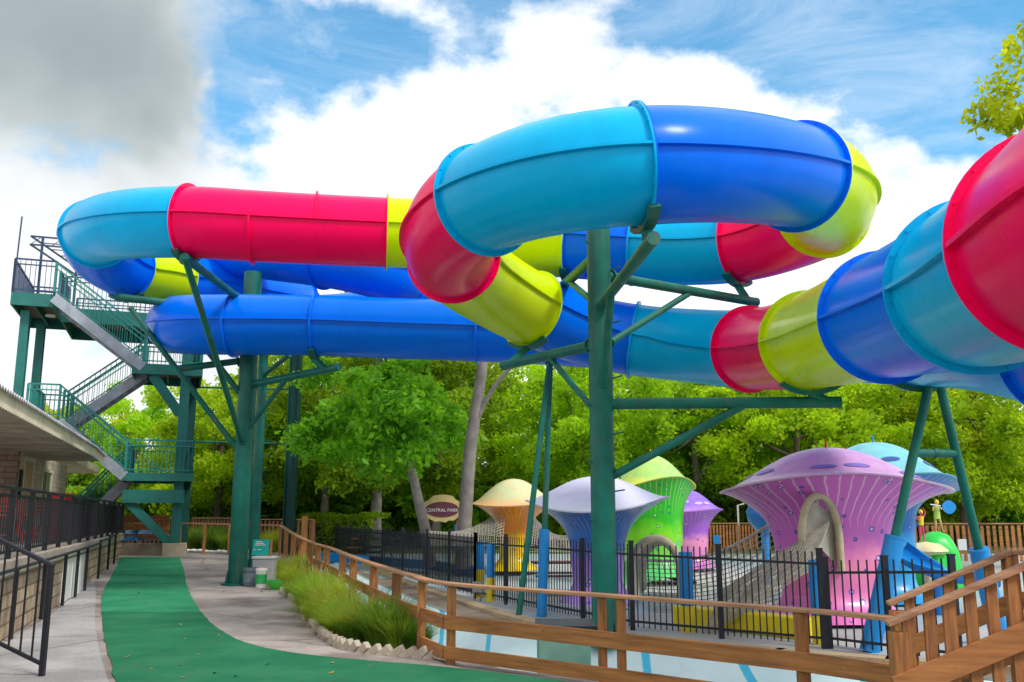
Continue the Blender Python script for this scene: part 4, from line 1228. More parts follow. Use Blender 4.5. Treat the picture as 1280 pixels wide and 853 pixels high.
railing(TEAL, [(tlx(163), z3), (.38, z3)], -.5); railing(TEAL, [(tlx(163), z3), (.38, z3)], 2.4); side_railing(TEAL, .38, -.5, 2.4, z3)
# open shade frame above the platform, mast
zf = tz(57, 331, 0) if False else None
cA = UY(18, 294, TP(xL, -.2, 0).y); zF = cA.z
mb = MB()
xa, xb = tlx(18, -.2), tlx(18, -.2) + 6.2
yN, yF = -.2, 3.6
for z_ in (zF, zF-.28):
    for a, b3 in (((xa, yN), (xb, yN)), ((xa+1.0, yF), (xb, yF)), ((xa, yN), (xa+1.0, yF))):
        tbar(mb, (*a, z_), (*b3, z_), .05, .05)
for k in range(6):
    f_ = k/5
    tbar(mb, (xa+f_, yN+(yF-yN)*f_, zF), (xb, yN+(yF-yN)*f_*.9+.3, zF+.1), .03, .03)
for k in range(10):
    x = xa + (xb-xa)*k/10; tbar(mb, (x, yN, zF-.28), (x+.31, yN, zF), .02, .02)
part('shade_frame', mb, NAVYR, tw)
for x, y in ((xa+.35, yN), (xa+1.0, yF)):
    mb = MB(); tbar(mb, (x, y, zP), (x, y, zF), .06, .06); part('shade_post', mb, NAVYR, tw)
mb = MB(); mb.tube([TP(xL+.02, -.42, zP), TP(xL+.06, -.42, tz(14, 272, -.4))], .025, 8); part('mast', mb, NAVYR, tw)
fl = MB(); fl.lathe([(.05, .08), (.16, .05), (.16, 0), (.05, -.02)], TP(xL+1.0, .8, zP-.5), 14)
part('lamp', fl, WHITEP, tw, True)
# ------------------------------------------------------------------ mushrooms
def mush_mat(name, low, mid, streak, dot, zr, gill=(.7, .6, .8), nstreak=70):
    """painted stem: colour by height, gill streaks fanning out near the top, dots"""
    m, t, b = newmat(name)
    c0 = t.nodes.new('ShaderNodeTexCoord'); sp_ = t.nodes.new('ShaderNodeSeparateXYZ'); t.links.new(c0.outputs['Object'], sp_.inputs[0])
    mr = t.nodes.new('ShaderNodeMapRange'); mr.inputs['From Min'].default_value = zr[0]; mr.inputs['From Max'].default_value = zr[1]; t.links.new(sp_.outputs[2], mr.inputs['Value'])
    nz = nnoise(t, 1.8, 5, .6)
    ad = t.nodes.new('ShaderNodeMath'); ad.operation = 'MULTIPLY_ADD'; ad.inputs[1].default_value = .5; t.links.new(nz, ad.inputs[0])
    sb_ = t.nodes.new('ShaderNodeMath'); sb_.operation = 'SUBTRACT'; sb_.inputs[1].default_value = .25; t.links.new(mr.outputs[0], sb_.inputs[0]); t.links.new(sb_.outputs[0], ad.inputs[2])
    c = nramp(t, ad.outputs[0], (.1, low), (.45, mid), (.62, streak), (.9, streak))
    at = t.nodes.new('ShaderNodeMath'); at.operation = 'ARCTAN2'; t.links.new(sp_.outputs[1], at.inputs[0]); t.links.new(sp_.outputs[0], at.inputs[1])
    sn = t.nodes.new('ShaderNodeMath'); sn.operation = 'MULTIPLY_ADD'; sn.inputs[1].default_value = nstreak; t.links.new(at.outputs[0], sn.inputs[0])
    nz2 = t.nodes.new('ShaderNodeMath'); nz2.operation = 'MULTIPLY'; nz2.inputs[1].default_value = 9; t.links.new(nnoise(t, 1.2, 3, .5), nz2.inputs[0]); t.links.new(nz2.outputs[0], sn.inputs[2])
    si = t.nodes.new('ShaderNodeMath'); si.operation = 'SINE'; t.links.new(sn.outputs[0], si.inputs[0])
    sr = nramp(t, si.outputs[0], (.80, (0, 0, 0)), (.97, (.75, .75, .75)))
    top = nramp(t, mr.outputs[0], (.66, (0, 0, 0)), (.82, (1, 1, 1)))
    mk = t.nodes.new('ShaderNodeMath'); mk.operation = 'MULTIPLY'; t.links.new(sr, mk.inputs[0]); t.links.new(top, mk.inputs[1])
    c = nmix(t, mk.outputs[0], c, gill)
    v = t.nodes.new('ShaderNodeTexVoronoi'); v.inputs['Scale'].default_value = 4.2; t.links.new(c0.outputs['Object'], v.inputs['Vector'])
    c = nmix(t, nramp(t, v.outputs['Distance'], (.20, (1, 1, 1)), (.23, (0, 0, 0))), c, dot[1])
    c = nmix(t, nramp(t, v.outputs['Distance'], (.10, (1, 1, 1)), (.13, (0, 0, 0))), c, dot[0])
    t.links.new(c, b.inputs['Base Color']); b.inputs['Roughness'].default_value = .38; b.inputs['Coat Weight'].default_value = .25
    nbump(t, b, nnoise(t, 2.5, 3, .5), .3, .05)
    return m
def cap_mat(name, col, edge, zr, spot=None):
    m, t, b = newmat(name)
    c0 = t.nodes.new('ShaderNodeTexCoord'); sp_ = t.nodes.new('ShaderNodeSeparateXYZ'); t.links.new(c0.outputs['Object'], sp_.inputs[0])
    mr = t.nodes.new('ShaderNodeMapRange'); mr.inputs['From Min'].default_value = zr[0]; mr.inputs['From Max'].default_value = zr[1]; t.links.new(sp_.outputs[2], mr.inputs['Value'])
    c = nramp(t, mr.outputs[0], (.0, edge), (.35, col), (1, sc(col, 1.1)))
    c = nmix(t, nramp(t, nnoise(t, 3, 6, .65, mscale=(1, 1, 2)), (.45, (0, 0, 0)), (.7, (.5, .5, .5))), c, sc(edge, 1.1))
    c = nmix(t, nramp(t, nnoise(t, 5, 9, .8), (.58, (0, 0, 0)), (.75, (.4, .4, .4))), c, (.25, .22, .2)); nbump(t, b, nnoise(t, 4, 6, .6), .3, .03)
    t.links.new(c, b.inputs['Base Color']); b.inputs['Roughness'].default_value = .42; b.inputs['Coat Weight'].default_value = .1
    return m
TRE = 3.6
def mushroom(label, px, pyb, Yd, zg, r_stem, r_cap, z_rim, z_top, capm, stemm, spots=None, wav=(.12, .0), ell=1.0, top_sp=None, rz=0, flare=1.0, rimm=None, up=.0, sx=1.0):
    base = UY(px, pyb, Yd); base.z = zg
    root = thing('giant_mushroom', label, 'mushroom', base, rz)
    Hh = z_rim - zg
    for m_, lo_, hi_ in ((capm, Hh - .05, z_top - zg), (stemm, 0, Hh)):
        for nd in m_.node_tree.nodes:
            if nd.type == 'MAP_RANGE': nd.inputs['From Min'].default_value = lo_; nd.inputs['From Max'].default_value = hi_; break
    def wob(r, z, a):
        k = min(1, (r/r_cap))**2
        return (r*(1 + .05*math.sin(3*a+px)*k), z + wav[0]*math.cos(2*a+wav[1])*k + up*k*math.cos(a - .6))
    def place(mb):                     # local -> world so that part() can take it back
        M_ = Matrix.Translation(base) @ Matrix.Rotation(rz, 4, 'Z') @ Matrix.Diagonal((1, ell, 1, 1))
        mb.v = [M_ @ v for v in mb.v]; return mb
    # stem: flared foot, waist, trumpet into the gills
    pr = []
    for k in range(29):
        f_ = k/28
        foot = .55*r_stem*flare*max(0, 1-f_/.25)**2
        tr = (max(0, (f_-.38)/.62))**TRE
        pr.append((r_stem*(.86 + .14*sstep(.05, .5, f_)) + foot + (r_cap*.965 - r_stem)*tr, Hh*f_*(1 if f_ < .999 else 1) - .0))
    mb = place(MB().lathe(pr, (0,0,0), 64, cap=False, wob=lambda r, z, a: (wob(r, z, a)[0]*(1+.05*math.sin(5*a)*(1-min(1, r/r_cap))), wob(r, z, a)[1])))
    part('stem', mb, stemm, root, True, ang=80)
    pc = []
    for k in range(25):
        f_ = k/24; r = r_cap*(1-f_)
        pc.append((max(r, .001), Hh + (z_top-z_rim)*(math.cos(math.pi*min(1, (r/r_cap)**1.12))*.5+.5)**.80 + .03))
    pc = [(r_cap*.96, Hh+.005), (r_cap*1.0, Hh+.0)] + [(r_cap*1.005, Hh+.03)] + pc[1:]
    mb = place(MB().lathe(pc, (0,0,0), 64, cap=False, wob=wob))
    cp_ = part('cap', mb, capm, root, True, ang=80)
    if spots:
        rng = random.Random(px)
        for k in range(spots[1]):
            a = k*2*math.pi/spots[1] + rng.uniform(-.2, .2); rr = r_cap*rng.uniform(.58, .84)
            def capz(r, a_):
                z = Hh + (z_top-z_rim)*(math.cos(math.pi*min(1, (r/r_cap)**1.12))*.5+.5)**.80 + .03
                return wob(r, z, a_)
            sz = r_cap*rng.uniform(.07, .13); vs = []
            for q in range(20):
                an = 2*math.pi*q/20
                r_ = rr + sz*.55*math.sin(an); a_ = a + sz*1.5*math.cos(an)/rr
                R_, Z_ = capz(r_, a_); vs.append((R_*math.cos(a_), R_*math.sin(a_), Z_+.012))
            R_, Z_ = capz(rr, a); vs.append((R_*math.cos(a), R_*math.sin(a), Z_+.025))
            mb = MB().add(vs, [(q, (q+1) % 20, 20) for q in range(20)]); place(mb)
            part('spot', mb, spots[0], root, True)
    if top_sp:
        mb = MB().lathe([(.03, 0), (.02, .10), (.012, .2)], (0, 0, z_top - zg), 8); place(mb); part('finial', mb, top_sp, root, True)
    return root, base
PK = mush_mat('pink_stem', (.72, .16, .50), (.84, .26, .45), (.62, .15, .58), ((.62, .62, .85), (.16, .08, .42)), (0, 2.35), (.85, .60, .74), 48)
PKC = cap_mat('lilac_cap', (.62, .30, .62), (.78, .54, .72), (2.1, 3.1))
VIO = paint('violet_spot', (.22, .15, .55), .4, .25, 6)
root, pb_ = mushroom('big pink and lilac mushroom with a netted arch door, nearest the fence', 1046, 780, 17.0, -.2, .98, 2.02, UY(1046, 608, 17).z, UY(1046, 567, 17.6).z+.03, PKC, PK, (VIO, 9), wav=(.14, math.pi+.4), rz=.1, top_sp=REDP, up=.0, ell=.9)
TRE = 5.5
BL = mush_mat('blue_stem', (.005, .30, .62), (.01, .33, .66), (.01, .16, .50), ((.3, .55, .8), (.01, .10, .40)), (0, 2.6), (.25, .5, .75), 50)
CYC = cap_mat('aqua_cap', (.18, .52, .56), (.06, .36, .52), (2.7, 3.7)); NV = paint('navy_spot', (.01, .07, .30), .4, .2, 6)
mushroom('bright blue mushroom with an aqua cap, directly behind the big pink one', 1106, 760, 20.5, -.2, .74, 1.78, UY(1124, 606, 20.5).z, UY(1124, 557, 21).z, CYC, BL, (NV, 7), wav=(.16, 2.6), top_sp=BLUEPAD)
TRE = 3.6
GRN = mush_mat('green_stem', (.06, .62, .14), (.26, .78, .01), (.03, .55, .01), ((.6, .8, .5), (.01, .30, .12)), (0, 3.2), (.5, .75, .3), 45)
GRC = cap_mat('pale_green_cap', (.34, .66, .16), (.72, .74, .03), (3.3, 4.2)); WSP = paint('pale_spot', (.7, .75, .7), .4, .1, 5)
mushroom('tall bright green mushroom with a pale green cap and yellow rim', 817, 706, 26, -.1, .82, 1.22, UY(817, 606, 26).z, UY(817, 572, 26.5).z, GRC, GRN, None, wav=(.16, 2.2), top_sp=YELPAD)
PU = mush_mat('rose_stem', (.60, .15, .55), (.78, .28, .50), (.34, .10, .60), ((.7, .6, .8), (.3, .1, .4)), (0, 1.9), (.5, .3, .6), 40)
PUC = cap_mat('violet_cap', (.22, .10, .72), (.50, .22, .74), (1.9, 2.7)); LSP = paint('lilac_spot', (.5, .4, .78), .4, .1, 5)
mushroom('small purple mushroom with pale spots on its cap, right of the green one', 862, 692, 30, 0, .60, 1.05, UY(862, 639, 30).z, UY(862, 614, 30).z, PUC, PU, (LSP, 9), wav=(.05, 1.2))
OR = mush_mat('orange_stem', (.90, .66, .01), (.90, .52, .01), (.85, .24, .01), ((.8, .6, .1), (.6, .2, .02)), (0, 2.2), (.8, .55, .3), 40)
ORC = cap_mat('sand_cap', (.58, .62, .34), (.78, .36, .14), (1.9, 2.8))
mushroom('yellow and orange mushroom with a sandy cap, leftmost of the mushrooms', 642, 690, 29, 0, .44, 1.36, UY(643, 632, 29).z, UY(643, 600, 29).z, ORC, OR, None, wav=(.06, .6), flare=1.6)
LB = mush_mat('indigo_stem', (.46, .26, .78), (.34, .20, .75), (.04, .20, .62), ((.5, .55, .8), (.1, .1, .4)), (0, 2.3), (.35, .55, .75), 48)
LBC = cap_mat('pale_lilac_cap', (.68, .66, .88), (.74, .74, .88), (2.1, 3.0))
mushroom('pale lilac capped mushroom with a blue and violet stem behind the main column', 748, 745, 20.5, -.2, .58, 1.56, UY(753, 632, 20.5).z, UY(753, 598, 20.8).z, LBC, LB, (paint('ice_spot', (.66, .72, .85), .4, .1, 4), 0) and None, wav=(.13, .3), ell=.9, up=.05)
# blue bowl shaped cap beyond the net
q = UY(955, 648, 24)
bc = thing('blue_bowl', 'small bright blue bowl-shaped cap on a post left of the pink mushroom', 'play sculpture', (q.x, q.y, -.1))
mb = MB().lathe([(.01, -.38), (.22, -.30), (.40, -.08), (.44, .15), (.36, .36), (.16, .47), (.01, .5)], q, 28, cap=False); part('bowl', mb, BL, bc, True)
mb = MB(); mb.tube([Vector((q.x, q.y, -.1)), q - Vector((0,0,.3))], .10, 12); part('post', mb, BLUEPAD, bc, True)
# green mushroom's cave opening & pink door: arches with rope nets
ARCH = paint('arch_tan', (.46, .40, .26), .7, .2, 5, bump=.3)
def net_surface(mb, grid, r=.010):
    for row in grid:
        for a, b2 in zip(row, row[1:]): mb.tube([a, b2], r, 3, caps=False)
    for j in range(len(grid[0])):
        for i in range(len(grid)-1): mb.tube([grid[i][j], grid[i+1][j]], r, 3, caps=False)
NETB = paint('net_grey', (.50, .48, .40), .9, .2, 6)  # pale net-grey of the door backing and cave lining
def arch_pts(c, w_, h_, dirv, n=18, foot=0):
    """upright arch around centre c, wide w_, high h_, in the plane spanned by dirv and z"""
    o_ = []
    for k in range(n+1):
        a = math.pi*k/n; o_.append(c + dirv*(w_/2*math.cos(a)) + Vector((0, 0, h_*.55*math.sin(a))))
    return [o_[0] - Vector((0,0,h_*.45))] + o_ + [o_[-1] - Vector((0,0,h_*.45))]
nt_ = thing('net_tunnel', 'beige rope net tunnel sloping down from the arched door of the pink mushroom', 'climbing net', UY(925, 790, 15.6))
c0 = UY(1026, 672, 15.75); dv = Vector((.92, .38, 0))
ap_ = arch_pts(c0, .78, 1.25, dv)
mb = MB(); mb.tube(ap_, .065, 10); part('arch_frame', mb, ARCH, nt_, True)
# tunnel sections from the arch down to the left
path = [(1012, 692, 15.8, 1.0), (1000, 700, 15.8, 1.05), (975, 716, 15.8, 1.1), (950, 732, 15.8, 1.15), (925, 748, 15.8, 1.2), (900, 764, 15.8, 1.2), (880, 777, 15.8, 1.2)]
grid = []
PP = catmull([UY(a, b2, c) for a, b2, c, d in path], 6)
for i, p in enumerate(PP):
    row = []
    for k in range(17):
        a = -0.25 + (math.pi+.5)*k/16
        row.append(p + Vector((.15, .62, 0))*math.cos(a)*.9 + Vector((.35*math.sin(a), 0, .62*math.sin(a)*1.0)) - Vector((0, 0, .1)))
    grid.append(row)
mb = MB(); net_surface(mb, grid, .012); part('net', mb, NETM, nt_)
# inner net of the door
gridd = []
for i in range(6):
    gridd.append([p + Vector((.05*i, .14*i, -.02*i)) for p in arch_pts(c0, .74-.06*i, 1.2-.08*i, dv)])
mb = MB(); net_surface(mb, gridd, .010); part('door_net', mb, NETM, nt_)
a1_ = arch_pts(c0, .80, 1.27, dv); a2_ = arch_pts(c0 + Vector((.22, .55, 0)), .86, 1.34, dv); n_ = len(a1_)
mb = MB().add(a1_ + a2_, [(i, i+1, n_+i+1, n_+i) for i in range(n_-1)]); part('door_lining', mb, PK, nt_, True)
mb = MB(); vs = arch_pts(c0 + Vector((.06, .16, 0)), .72, 1.2, dv); mb.add(vs + [c0 + Vector((.06, .16, -.2))], [(i, i+1, len(vs)) for i in range(len(vs)-1)])
part('backing', mb, NETB, nt_)
# large net running down from the pink mushroom to the back left
n2 = thing('climbing_net', 'wide grey-beige climbing net fanning out left of the pink mushroom', 'climbing net', UY(930, 700, 19))
grid = []
A, B2, C3, D4 = UY(985, 640, 18.5), UY(800, 700, 20.5), UY(990, 790, 17), UY(830, 790, 17.2)
for i in range(26):
    f_ = i/25; a = A.lerp(B2, f_) - Vector((0, 0, .35*math.sin(math.pi*f_))); b3 = C3.lerp(D4, f_)
    grid.append([a.lerp(b3, k/22) - Vector((0,0,.2*math.sin(math.pi*k/22))) for k in range(23)])
mb = MB(); net_surface(mb, grid, .011); part('net', mb, NETM, n2)
mb = MB(); mb.tube([g_[0] for g_ in grid], .03, 8); part('edge_rope', mb, NETM, n2, True)
# left nets beside the orange mushroom
n3 = thing('climbing_net', 'pale rope net stretched from the orange mushroom towards the leaning trunk', 'climbing net', UY(580, 690, 28))
for (A, B2, C3, D4) in ((UY(632, 634, 28.6), UY(535, 664, 27), UY(628, 682, 27), UY(540, 682, 26)), (UY(662, 640, 28.4), UY(720, 668, 26), UY(655, 690, 26.5), UY(725, 690, 25.5))):
    grid = []
    for i in range(24):
        f_ = i/23; a = A.lerp(B2, f_) - Vector((0, 0, .3*math.sin(math.pi*f_))); b3 = C3.lerp(D4, f_)
        grid.append([a.lerp(b3, k/12) for k in range(13)])
    mb = MB(); net_surface(mb, grid, .012); part('net', mb, NETM, n3)
# tan sail shaped base and cave under the green mushroom
cv = thing('play_cave', 'tan arched play cave at the foot of the green mushroom', 'play cave', UY(822, 745, 22))
c1 = UY(820, 716, 21.5); mb = MB(); mb.tube(arch_pts(c1, 1.15, 1.35, Vector((1, .1, 0))), .10, 10); part('arch_frame', mb, ARCH, cv, True)
gridd = [[p + Vector((.06*i, .2*i, -.0*i)) for p in arch_pts(c1, 1.12-.05*i, 1.3-.05*i, Vector((1, .1, 0)))] for i in range(7)]
mb = MB(); n_ = len(gridd[0]); mb.add([p for r_ in gridd for p in r_], [(i*n_+j, i*n_+j+1, (i+1)*n_+j+1, (i+1)*n_+j) for i in range(6) for j in range(n_-1)])
part('lining', mb, NETB, cv, True)
# dark doorway between green and purple mushrooms, pool slide of blue
bs = thing('pool_slide', 'small bright blue open slide curving from the blue mushroom into the pool', 'slide', UY(1160, 730, 18))
P = [UY(1118, 690, 19.5), UY(1142, 708, 18.6), UY(1172, 722, 18), UY(1210, 730, 17.8), UY(1250, 733, 17.6)]
Cq = catmull(P, 8); vs = []; nn = 11
for i, p in enumerate(Cq):
    tt = (Cq[min(i+1, len(Cq)-1)] - Cq[max(0, i-1)]).normalized(); x = tt.cross(Vector((0,0,1))).normalized()
    for k in range(nn):
        a = math.pi*(1 + k/(nn-1)); vs.append(p + x*.27*math.cos(a) + Vector((0, 0, .22*math.sin(a)*.8 + .2)))
mb = MB().add(vs, [(i*nn+k, i*nn+k+1, (i+1)*nn+k+1, (i+1)*nn+k) for i in range(len(Cq)-1) for k in range(nn-1)])
o = part('chute', mb, BLUEPAD, bs, True); sm = o.modifiers.new('thick', 'SOLIDIFY'); sm.thickness = .05
mb = MB(); mb.tube([P[2] - Vector((0,0,.0)), Vector((P[2].x, P[2].y, -.2))], .09, 12); part('post', mb, BLUEPAD, bs, True)

# ------------------------------------------------------------------ fairy statues
fb_ = UY(1176, 700, 23.5); zg = -.15
gh = thing('green_mound', 'bright green bell-shaped mound with a yellow flower, under the flute player', 'play sculpture', (fb_.x, fb_.y, zg))
GB = paint('bright_green_gel', (.01, .55, .06), .35, .12, 3)
zt = UY(1172, 665, 23.5).z
mb = MB().lathe([(.62, zg), (.60, zg+.15), (.50, UY(0, 690, 23.5).z), (.40, zt-.25), (.30, zt-.08), (.12, zt), (.005, zt+.01)], (fb_.x - .08, fb_.y, 0), 28, cap=False, wob=lambda r, z, a: (r*(1+.12*math.sin(5*a) if z < zt-.3 else r*0+1), z))
part('mound', mb, GB, gh, True)
mb = MB()
fc_ = UY(1179, 691, 23.0)
for k in range(6):
    a = k*math.pi/3; mb.lathe([(.005, .0), (.05, .01), (.005, .02)], fc_ + Vector((.06*math.cos(a), 0, .06*math.sin(a))), 8)
part('flower', mb, YELPAD, gh, True)
tq = UY(1158, 690, 22.8)
tb = thing('toadstool_table', 'cream toadstool with a flat wide cap in front of the green mound', 'play sculpture', (tq.x, tq.y, zg))
zc = UY(1158, 680, 22.8).z
mb = MB().lathe([(.02, zc+.05), (.30, zc), (.48, zc-.13), (.50, zc-.17), (.42, zc-.22), (.10, zc-.27)], (tq.x, tq.y, 0), 28, cap=False); part('cap', mb, paint('cream_gel', (.66, .58, .32), .4), tb, True)
mb = MB().lathe([(.16, zg), (.12, zg+.2), (.11, zc-.22)], (tq.x, tq.y, 0), 16); part('stem', mb, ARCH, tb, True)
SKIN = paint('statue_skin', (.62, .38, .16), .4, .08, 5)
def statue(label, base, z0, hgt, body_m, pose, wing_m, face):
    """one continuous skinned figure"""
    root = thing('fairy_statue', label, 'statue', (base.x, base.y, z0))
    k = hgt
    V = {'pel': (0, 0, .50), 'wst': (0, 0, .60), 'chs': (.01, 0, .72), 'nck': (.015, 0, .82), 'hdb': (.02, -.005, .86), 'hdt': (.025, -.01, .955),
         'hl': (-.05, 0, .48), 'kl': pose['kl'], 'al': pose['al'], 'tl': pose['tl'], 'hr': (.05, 0, .48), 'kr': pose['kr'], 'ar': pose['ar'], 'tr': pose['tr'],
         'sl': (-.09, 0, .79), 'el': pose['el'], 'wl': pose['wl'], 'sr': (.10, 0, .79), 'er': pose['er'], 'wr': pose['wr'], 'fl': pose['fl'], 'fr': pose['fr']}
    Rr = {'pel': .065, 'wst': .05, 'chs': .07, 'nck': .025, 'hdb': .045, 'hdt': .050, 'hl': .048, 'kl': .032, 'al': .018, 'tl': .018, 'hr': .048, 'kr': .032, 'ar': .018, 'tr': .018,
          'sl': .032, 'el': .022, 'wl': .016, 'sr': .032, 'er': .022, 'wr': .016, 'fl': .014, 'fr': .014}
    E = [('pel','wst'),('wst','chs'),('chs','nck'),('nck','hdb'),('hdb','hdt'),('pel','hl'),('hl','kl'),('kl','al'),('al','tl'),('pel','hr'),('hr','kr'),('kr','ar'),('ar','tr'),
         ('chs','sl'),('sl','el'),('el','wl'),('wl','fl'),('chs','sr'),('sr','er'),('er','wr'),('wr','fr')]
    names = list(V); me = bpy.data.meshes.new('body')
    cf, sf = math.cos(face), math.sin(face)
    def rot(p): return (k*(p[0]*cf - p[1]*sf), k*(p[0]*sf + p[1]*cf), k*p[2])
    me.from_pydata([rot(V[n]) for n in names], [(names.index(a), names.index(b3)) for a, b3 in E], [])
    me.materials.append(body_m)
    o = bpy.data.objects.new('body', me); COL.objects.link(o); o.parent = root
    o.modifiers.new('skin', 'SKIN').use_smooth_shade = True
    for i, n in enumerate(names):
        me.skin_vertices[0].data[i].radius = (Rr[n]*k, Rr[n]*k)
    me.skin_vertices[0].data[0].use_root = True
    s_ = o.modifiers.new('sub', 'SUBSURF'); s_.levels = 1; s_.render_levels = 2
    B_ = Vector((base.x, base.y, z0))
    def loc(p): return B_ + Vector(rot(p))
    mb = MB().lathe([(.058*k, -.05*k), (.066*k, .0), (.05*k, .05*k), (.01*k, .075*k)], loc((.03, .012, .935)), 16, cap=False); part('hair', mb, pose['hair'], root, True)
    mb = MB()
    for a, b3, r_ in pose['cloth']:
        mb.tube([loc(a), loc(tuple((x+y)/2 for x, y in zip(a, b3))), loc(b3)], [r_[0]*k, (r_[0]+r_[1])/2*k, r_[1]*k], 14)
    part('clothing', mb, pose['clm'], root, True)
    for (a, r1, r2) in pose['wings']:
        c_ = loc(a); mb = MB(); 
        for q in range(1):
            vs = []; n_ = 22
            for sgn in (-1, 1):
                for i in range(n_):
                    an = 2*math.pi*i/n_; vs.append(c_ + Vector((r1*k*math.cos(an)*(1+.15*math.cos(2*an)), sgn*.012, r2*k*math.sin(an))))
            mb.add(vs, [tuple(range(n_)), tuple(reversed(range(n_, 2*n_)))] + [(i, (i+1) % n_, n_+(i+1) % n_, n_+i) for i in range(n_)])
        part('wing', mb, wing_m, root)
    if 'flute' in pose:
        mb = MB(); mb.tube([loc(pose['flute'][0]), loc(pose['flute'][1])], .012*k*1.4, 8); part('flute', mb, WHITEP, root, True)
    return root
BLOND = paint('yellow_hair', (.78, .55, .04), .5); RHAIR = paint('red_hair', (.45, .02, .08), .5)
REDLEG = paint('rose_tights', (.55, .06, .12), .45); TUN = paint('leaf_tunic', (.40, .60, .12), .5)
zb1 = UY(1173, 666, 23.5).z
statue('fairy statue playing a flute on the green mound, one blue wing spread', UY(1173, 666, 23.5), zt - .02, .80, SKIN,
       {'kl': (-.07, -.02, .27), 'al': (-.07, .0, .06), 'tl': (-.08, -.07, .02), 'kr': (.10, -.01, .27), 'ar': (.15, .02, .06), 'tr': (.17, -.04, .02),
        'el': (-.16, -.09, .66), 'wl': (-.10, -.14, .82), 'fl': (-.08, -.15, .84), 'er': (.12, -.12, .70), 'wr': (.0, -.15, .82), 'fr': (-.01, -.15, .83), 'hair': BLOND, 'clm': TUN,
        'cloth': [((.0, 0, .42), (.01, 0, .78), (.10, .082))], 'wings': [((.42, .05, .78), .19, .21)], 'flute': ((.06, -.15, .82), (-.26, -.18, .86))}, BLUEPAD, 0.0)
zt2 = UY(1151, 678, 23.2).z
statue('fairy statue in a yellow top and rose tights dancing with a raised arm', UY(1153, 678, 23.2), zt2, .78, REDLEG,
       {'kl': (-.05, .0, .26), 'al': (-.05, .02, .06), 'tl': (-.05, -.05, .02), 'kr': (.06, .0, .26), 'ar': (.07, .02, .06), 'tr': (.08, -.05, .02),
        'el': (-.14, -.02, .70), 'wl': (-.06, -.06, .66), 'fl': (-.05, -.07, .65), 'er': (.17, .0, .90), 'wr': (.10, -.03, 1.04), 'fr': (.09, -.04, 1.07), 'hair': BLOND, 'clm': YELPAD,
        'cloth': [((.0, 0, .52), (.01, 0, .80), (.075, .085))], 'wings': [((-.22, .05, .56), .13, .13), ((-.24, .05, .78), .12, .11)]}, BLUEPAD, 0.0)

# ------------------------------------------------------------------ sign, tables, buckets, small things
sg = thing('park_sign', 'tan scalloped park sign with a dark oval between the two grey trunks', 'sign', UY(553, 660, 31))
q = UY(553, 637, 31); mb = MB(); n_ = 40; vs = []
for sgn in (-1, 1):
    for i in range(n_):
        a = 2*math.pi*i/n_; x = .72*math.cos(a); z = .40*math.sin(a)
        if z < -.1: z += .03*math.sin(i*2.2)
        if abs(x) < .35 and z > 0: z += .08
        vs.append(q + Vector((x, sgn*.04, z)))
mb.add(vs, [tuple(range(n_)), tuple(reversed(range(n_, 2*n_)))] + [(i, n_+i, n_+(i+1) % n_, (i+1) % n_) for i in range(n_)])
part('board', mb, paint('sign_tan', (.58, .46, .20), .7), sg)
mb = MB(); vs = [q + Vector((.55*math.cos(2*math.pi*i/30), -.055, .25*math.sin(2*math.pi*i/30))) for i in range(30)] + [q + Vector((.55*math.cos(2*math.pi*i/30), -.042, .25*math.sin(2*math.pi*i/30))) for i in range(30)]
mb.add(vs, [tuple(range(30)), tuple(reversed(range(30, 60)))] + [(i, 30+i, 30+(i+1) % 30, (i+1) % 30) for i in range(30)]); part('oval_panel', mb, paint('sign_maroon', (.12, .03, .05), .6), sg)
def text(body, loc, size, mat, parent, name='lettering', rz=0, rx=R(90), ext=.004):
    cu = bpy.data.curves.new(name, 'FONT'); cu.body = body; cu.size = size; cu.extrude = ext; cu.align_x = 'CENTER'; cu.align_y = 'CENTER'
    o = bpy.data.objects.new(name, cu); COL.objects.link(o); cu.materials.append(mat)
    me = bpy.data.meshes.new_from_object(o); bpy.data.objects.remove(o)
    o = bpy.data.objects.new(name, me); COL.objects.link(o)
    o.parent = parent; o.location = Vector(loc) - parent.location; o.rotation_euler = (rx, 0, rz)
    return o
text('CENTRAL PARK', q + Vector((0, -.062, -.03)), .15, WHITEP, sg)
text('AMAZIN', q + Vector((0, -.062, .12)), .12, YELPAD, sg) if False else None
for s_ in (-.5, .5):
    mb = MB(); c_ = q + Vector((s_, .06, 0)); mb.box((c_.x, c_.y, (c_.z+.3)/2), (.08, .06, c_.z-.3)); part('post', mb, WOODD, sg)
# picnic tables
def table(px, py, rz, label, g=None):
    q_ = G(px, py, dz_)
    root = thing('picnic_table', label, 'table', q_, rz, 'picnic tables inside the pool fence')
    M4 = Matrix.Translation(q_) @ Matrix.Rotation(rz, 4, 'Z')
    def pl(n, c, s_, m_):
        mb = MB().box(c, s_); mb.v = [M4 @ v for v in mb.v]; part(n, mb, m_, root)
    pl('tabletop', (0, 0, .72), (1.5, .75, .04), REDT); pl('bench', (0, -.62, .44), (1.5, .25, .035), REDT); pl('bench', (0, .62, .44), (1.5, .25, .035), REDT)
    for sx in (-.5, .5):
        mb = MB().tube([(sx, -.65, .42), (sx, -.3, .42), (sx, .3, .42), (sx, .65, .42)], .025, 6); mb.v = [M4 @ v for v in mb.v]; part('frame', mb, BLACK, root)
        for sy in (-1, 1):
            mb = MB().tube([(sx, sy*.45, 0), (sx, sy*.12, .70)], .025, 6); mb.v = [M4 @ v for v in mb.v]; part('leg', mb, BLACK, root)
REDT = paint('dull_red_table', (.20, .07, .06), .6)
table(705, 742, .1, 'dull red picnic table between the slim frame and the main column')
table(468, 700, -.2, 'picnic table behind the middle of the screened fence')
